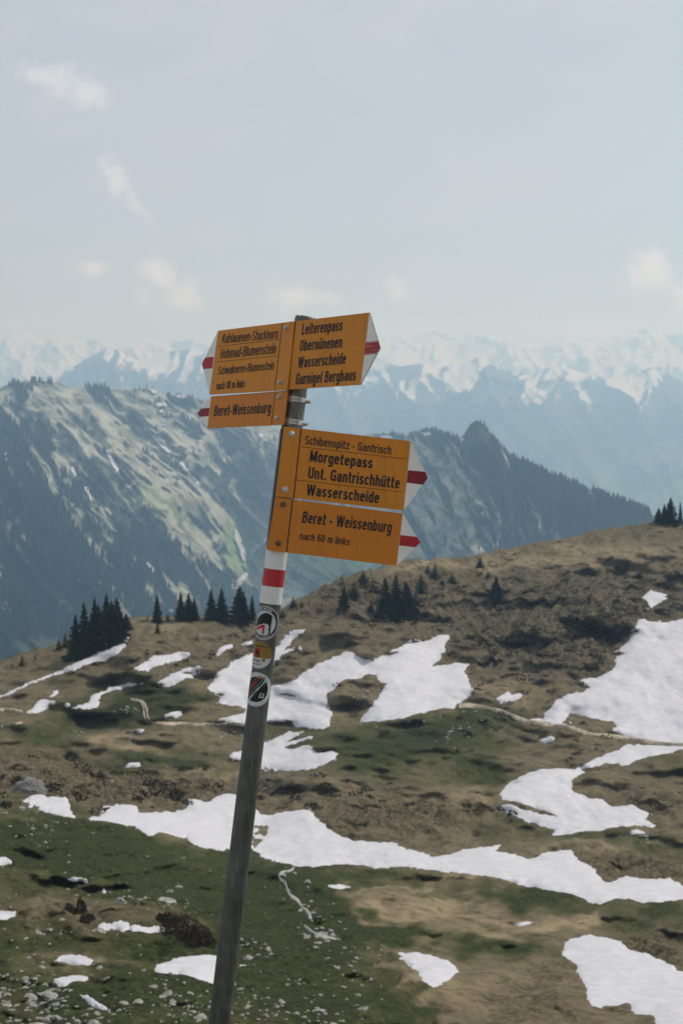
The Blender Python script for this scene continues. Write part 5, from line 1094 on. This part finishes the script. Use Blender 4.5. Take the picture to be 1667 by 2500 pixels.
s2.sub('gold_band', [(-.42, .40), (-.30, .50), (.10, .02), (.02, -.18), (-.10, -.06), (-.42, .22)], 1.5, M['gold'])
s2.sub('black_bear', [(-.40, .36), (-.33, .44), (-.24, .42), (-.16, .34), (-.05, .24), (.05, .10), (.08, -.04), (.04, -.14), (-.03, -.12), (-.02, -.03), (-.10, .0), (-.14, -.10), (-.21, -.10), (-.18, .04), (-.24, .12), (-.34, .06), (-.36, .12), (-.28, .18), (-.30, .24), (-.40, .22), (-.40, .28), (-.32, .31)], 2, M['ink'])
s2.sub('gold_diamond', [(.22, -.30), (.44, -.20), (.58, -.36), (.38, -.50)], 1.5, M['gold'])
linetext(s2, 'Signalisation', -.55, .66, .60, .13, .17); linetext(s2, 'Bernerwege', -.62, .14, -.46, .13, .2); linetext(s2, 'Bern', -.08, .34, -.58, .08, .16, 's_tan'); linetext(s2, 'wanderwege', -.58, .2, -.72, .07, .22)
s3 = Sticker(632 - 5, 1683.5, 41.5 / k, R(-6), ('round white sticker with slanting colour stripes on black and the letters LL', None))
s3.sub('black_field', circle(.0, 0, .74), .5, M['ink'])
def stripe(nm, off, w, l0, l1, mat, lay=1.5):
    d = np.array((.60, .80)); nn = np.array((-.80, .60)); c = nn * off
    s3.sub(nm, [tuple(c + d * l1 + nn * w), tuple(c + d * l0 + nn * w), tuple(c + d * l0 - nn * w), tuple(c + d * l1 - nn * w)], lay, M[mat])
stripe('tan_stripe', .42, .035, -.80, .74, 's_tan'); stripe('orange_stripe', .27, .065, -.82, .80, 's_orange'); stripe('green_stripe', .09, .07, -.84, .86, 's_green'); stripe('mint_stripe', -.08, .06, -.84, .84, 's_mint'); stripe('pink_stripe', -.22, .028, -.78, .78, 's_pink')
linetext(s3, 'LL', .22, .52, -.46, .30, .2, 'paper', .3)

# ================================================================== HAZE
def haze_box():
    bm = bmesh.new(); bmesh.ops.create_cube(bm, size=1)
    lo, hi = Vector((-48000, -3000, -1002)), Vector((48000, 40000, 900))
    zmin = min(float(GA[..., 2].min()), float(RA[..., 2].min()), -4500.) - 1
    hi.z = 1640; lo.z = zmin
    for v in bm.verts: v.co = Vector((lo.x if v.co.x < 0 else hi.x, lo.y if v.co.y < 0 else hi.y, lo.z if v.co.z < 0 else hi.z))
    me = bpy.data.meshes.new('haze'); bm.to_mesh(me); bm.free()
    m = bpy.data.materials.new('haze'); m.use_nodes = True; t = m.node_tree; t.nodes.clear()
    pv = nd(t, 'ShaderNodeVolumePrincipled'); pv.inputs['Color'].default_value = (.44, .70, 1.0, 1); pv.inputs['Absorption Color'].default_value = (.86, .92, 1, 1); pv.inputs['Density'].default_value = 1.05e-4; pv.inputs['Anisotropy'].default_value = .3
    out = nd(t, 'ShaderNodeOutputMaterial'); t.links.new(pv.outputs[0], out.inputs['Volume']); me.materials.append(m)
    o = bpy.data.objects.new('haze', me); COL.objects.link(o); tag(o, 'thin blue air haze over the valleys', 'haze', kind='stuff'); return o
haze_box()
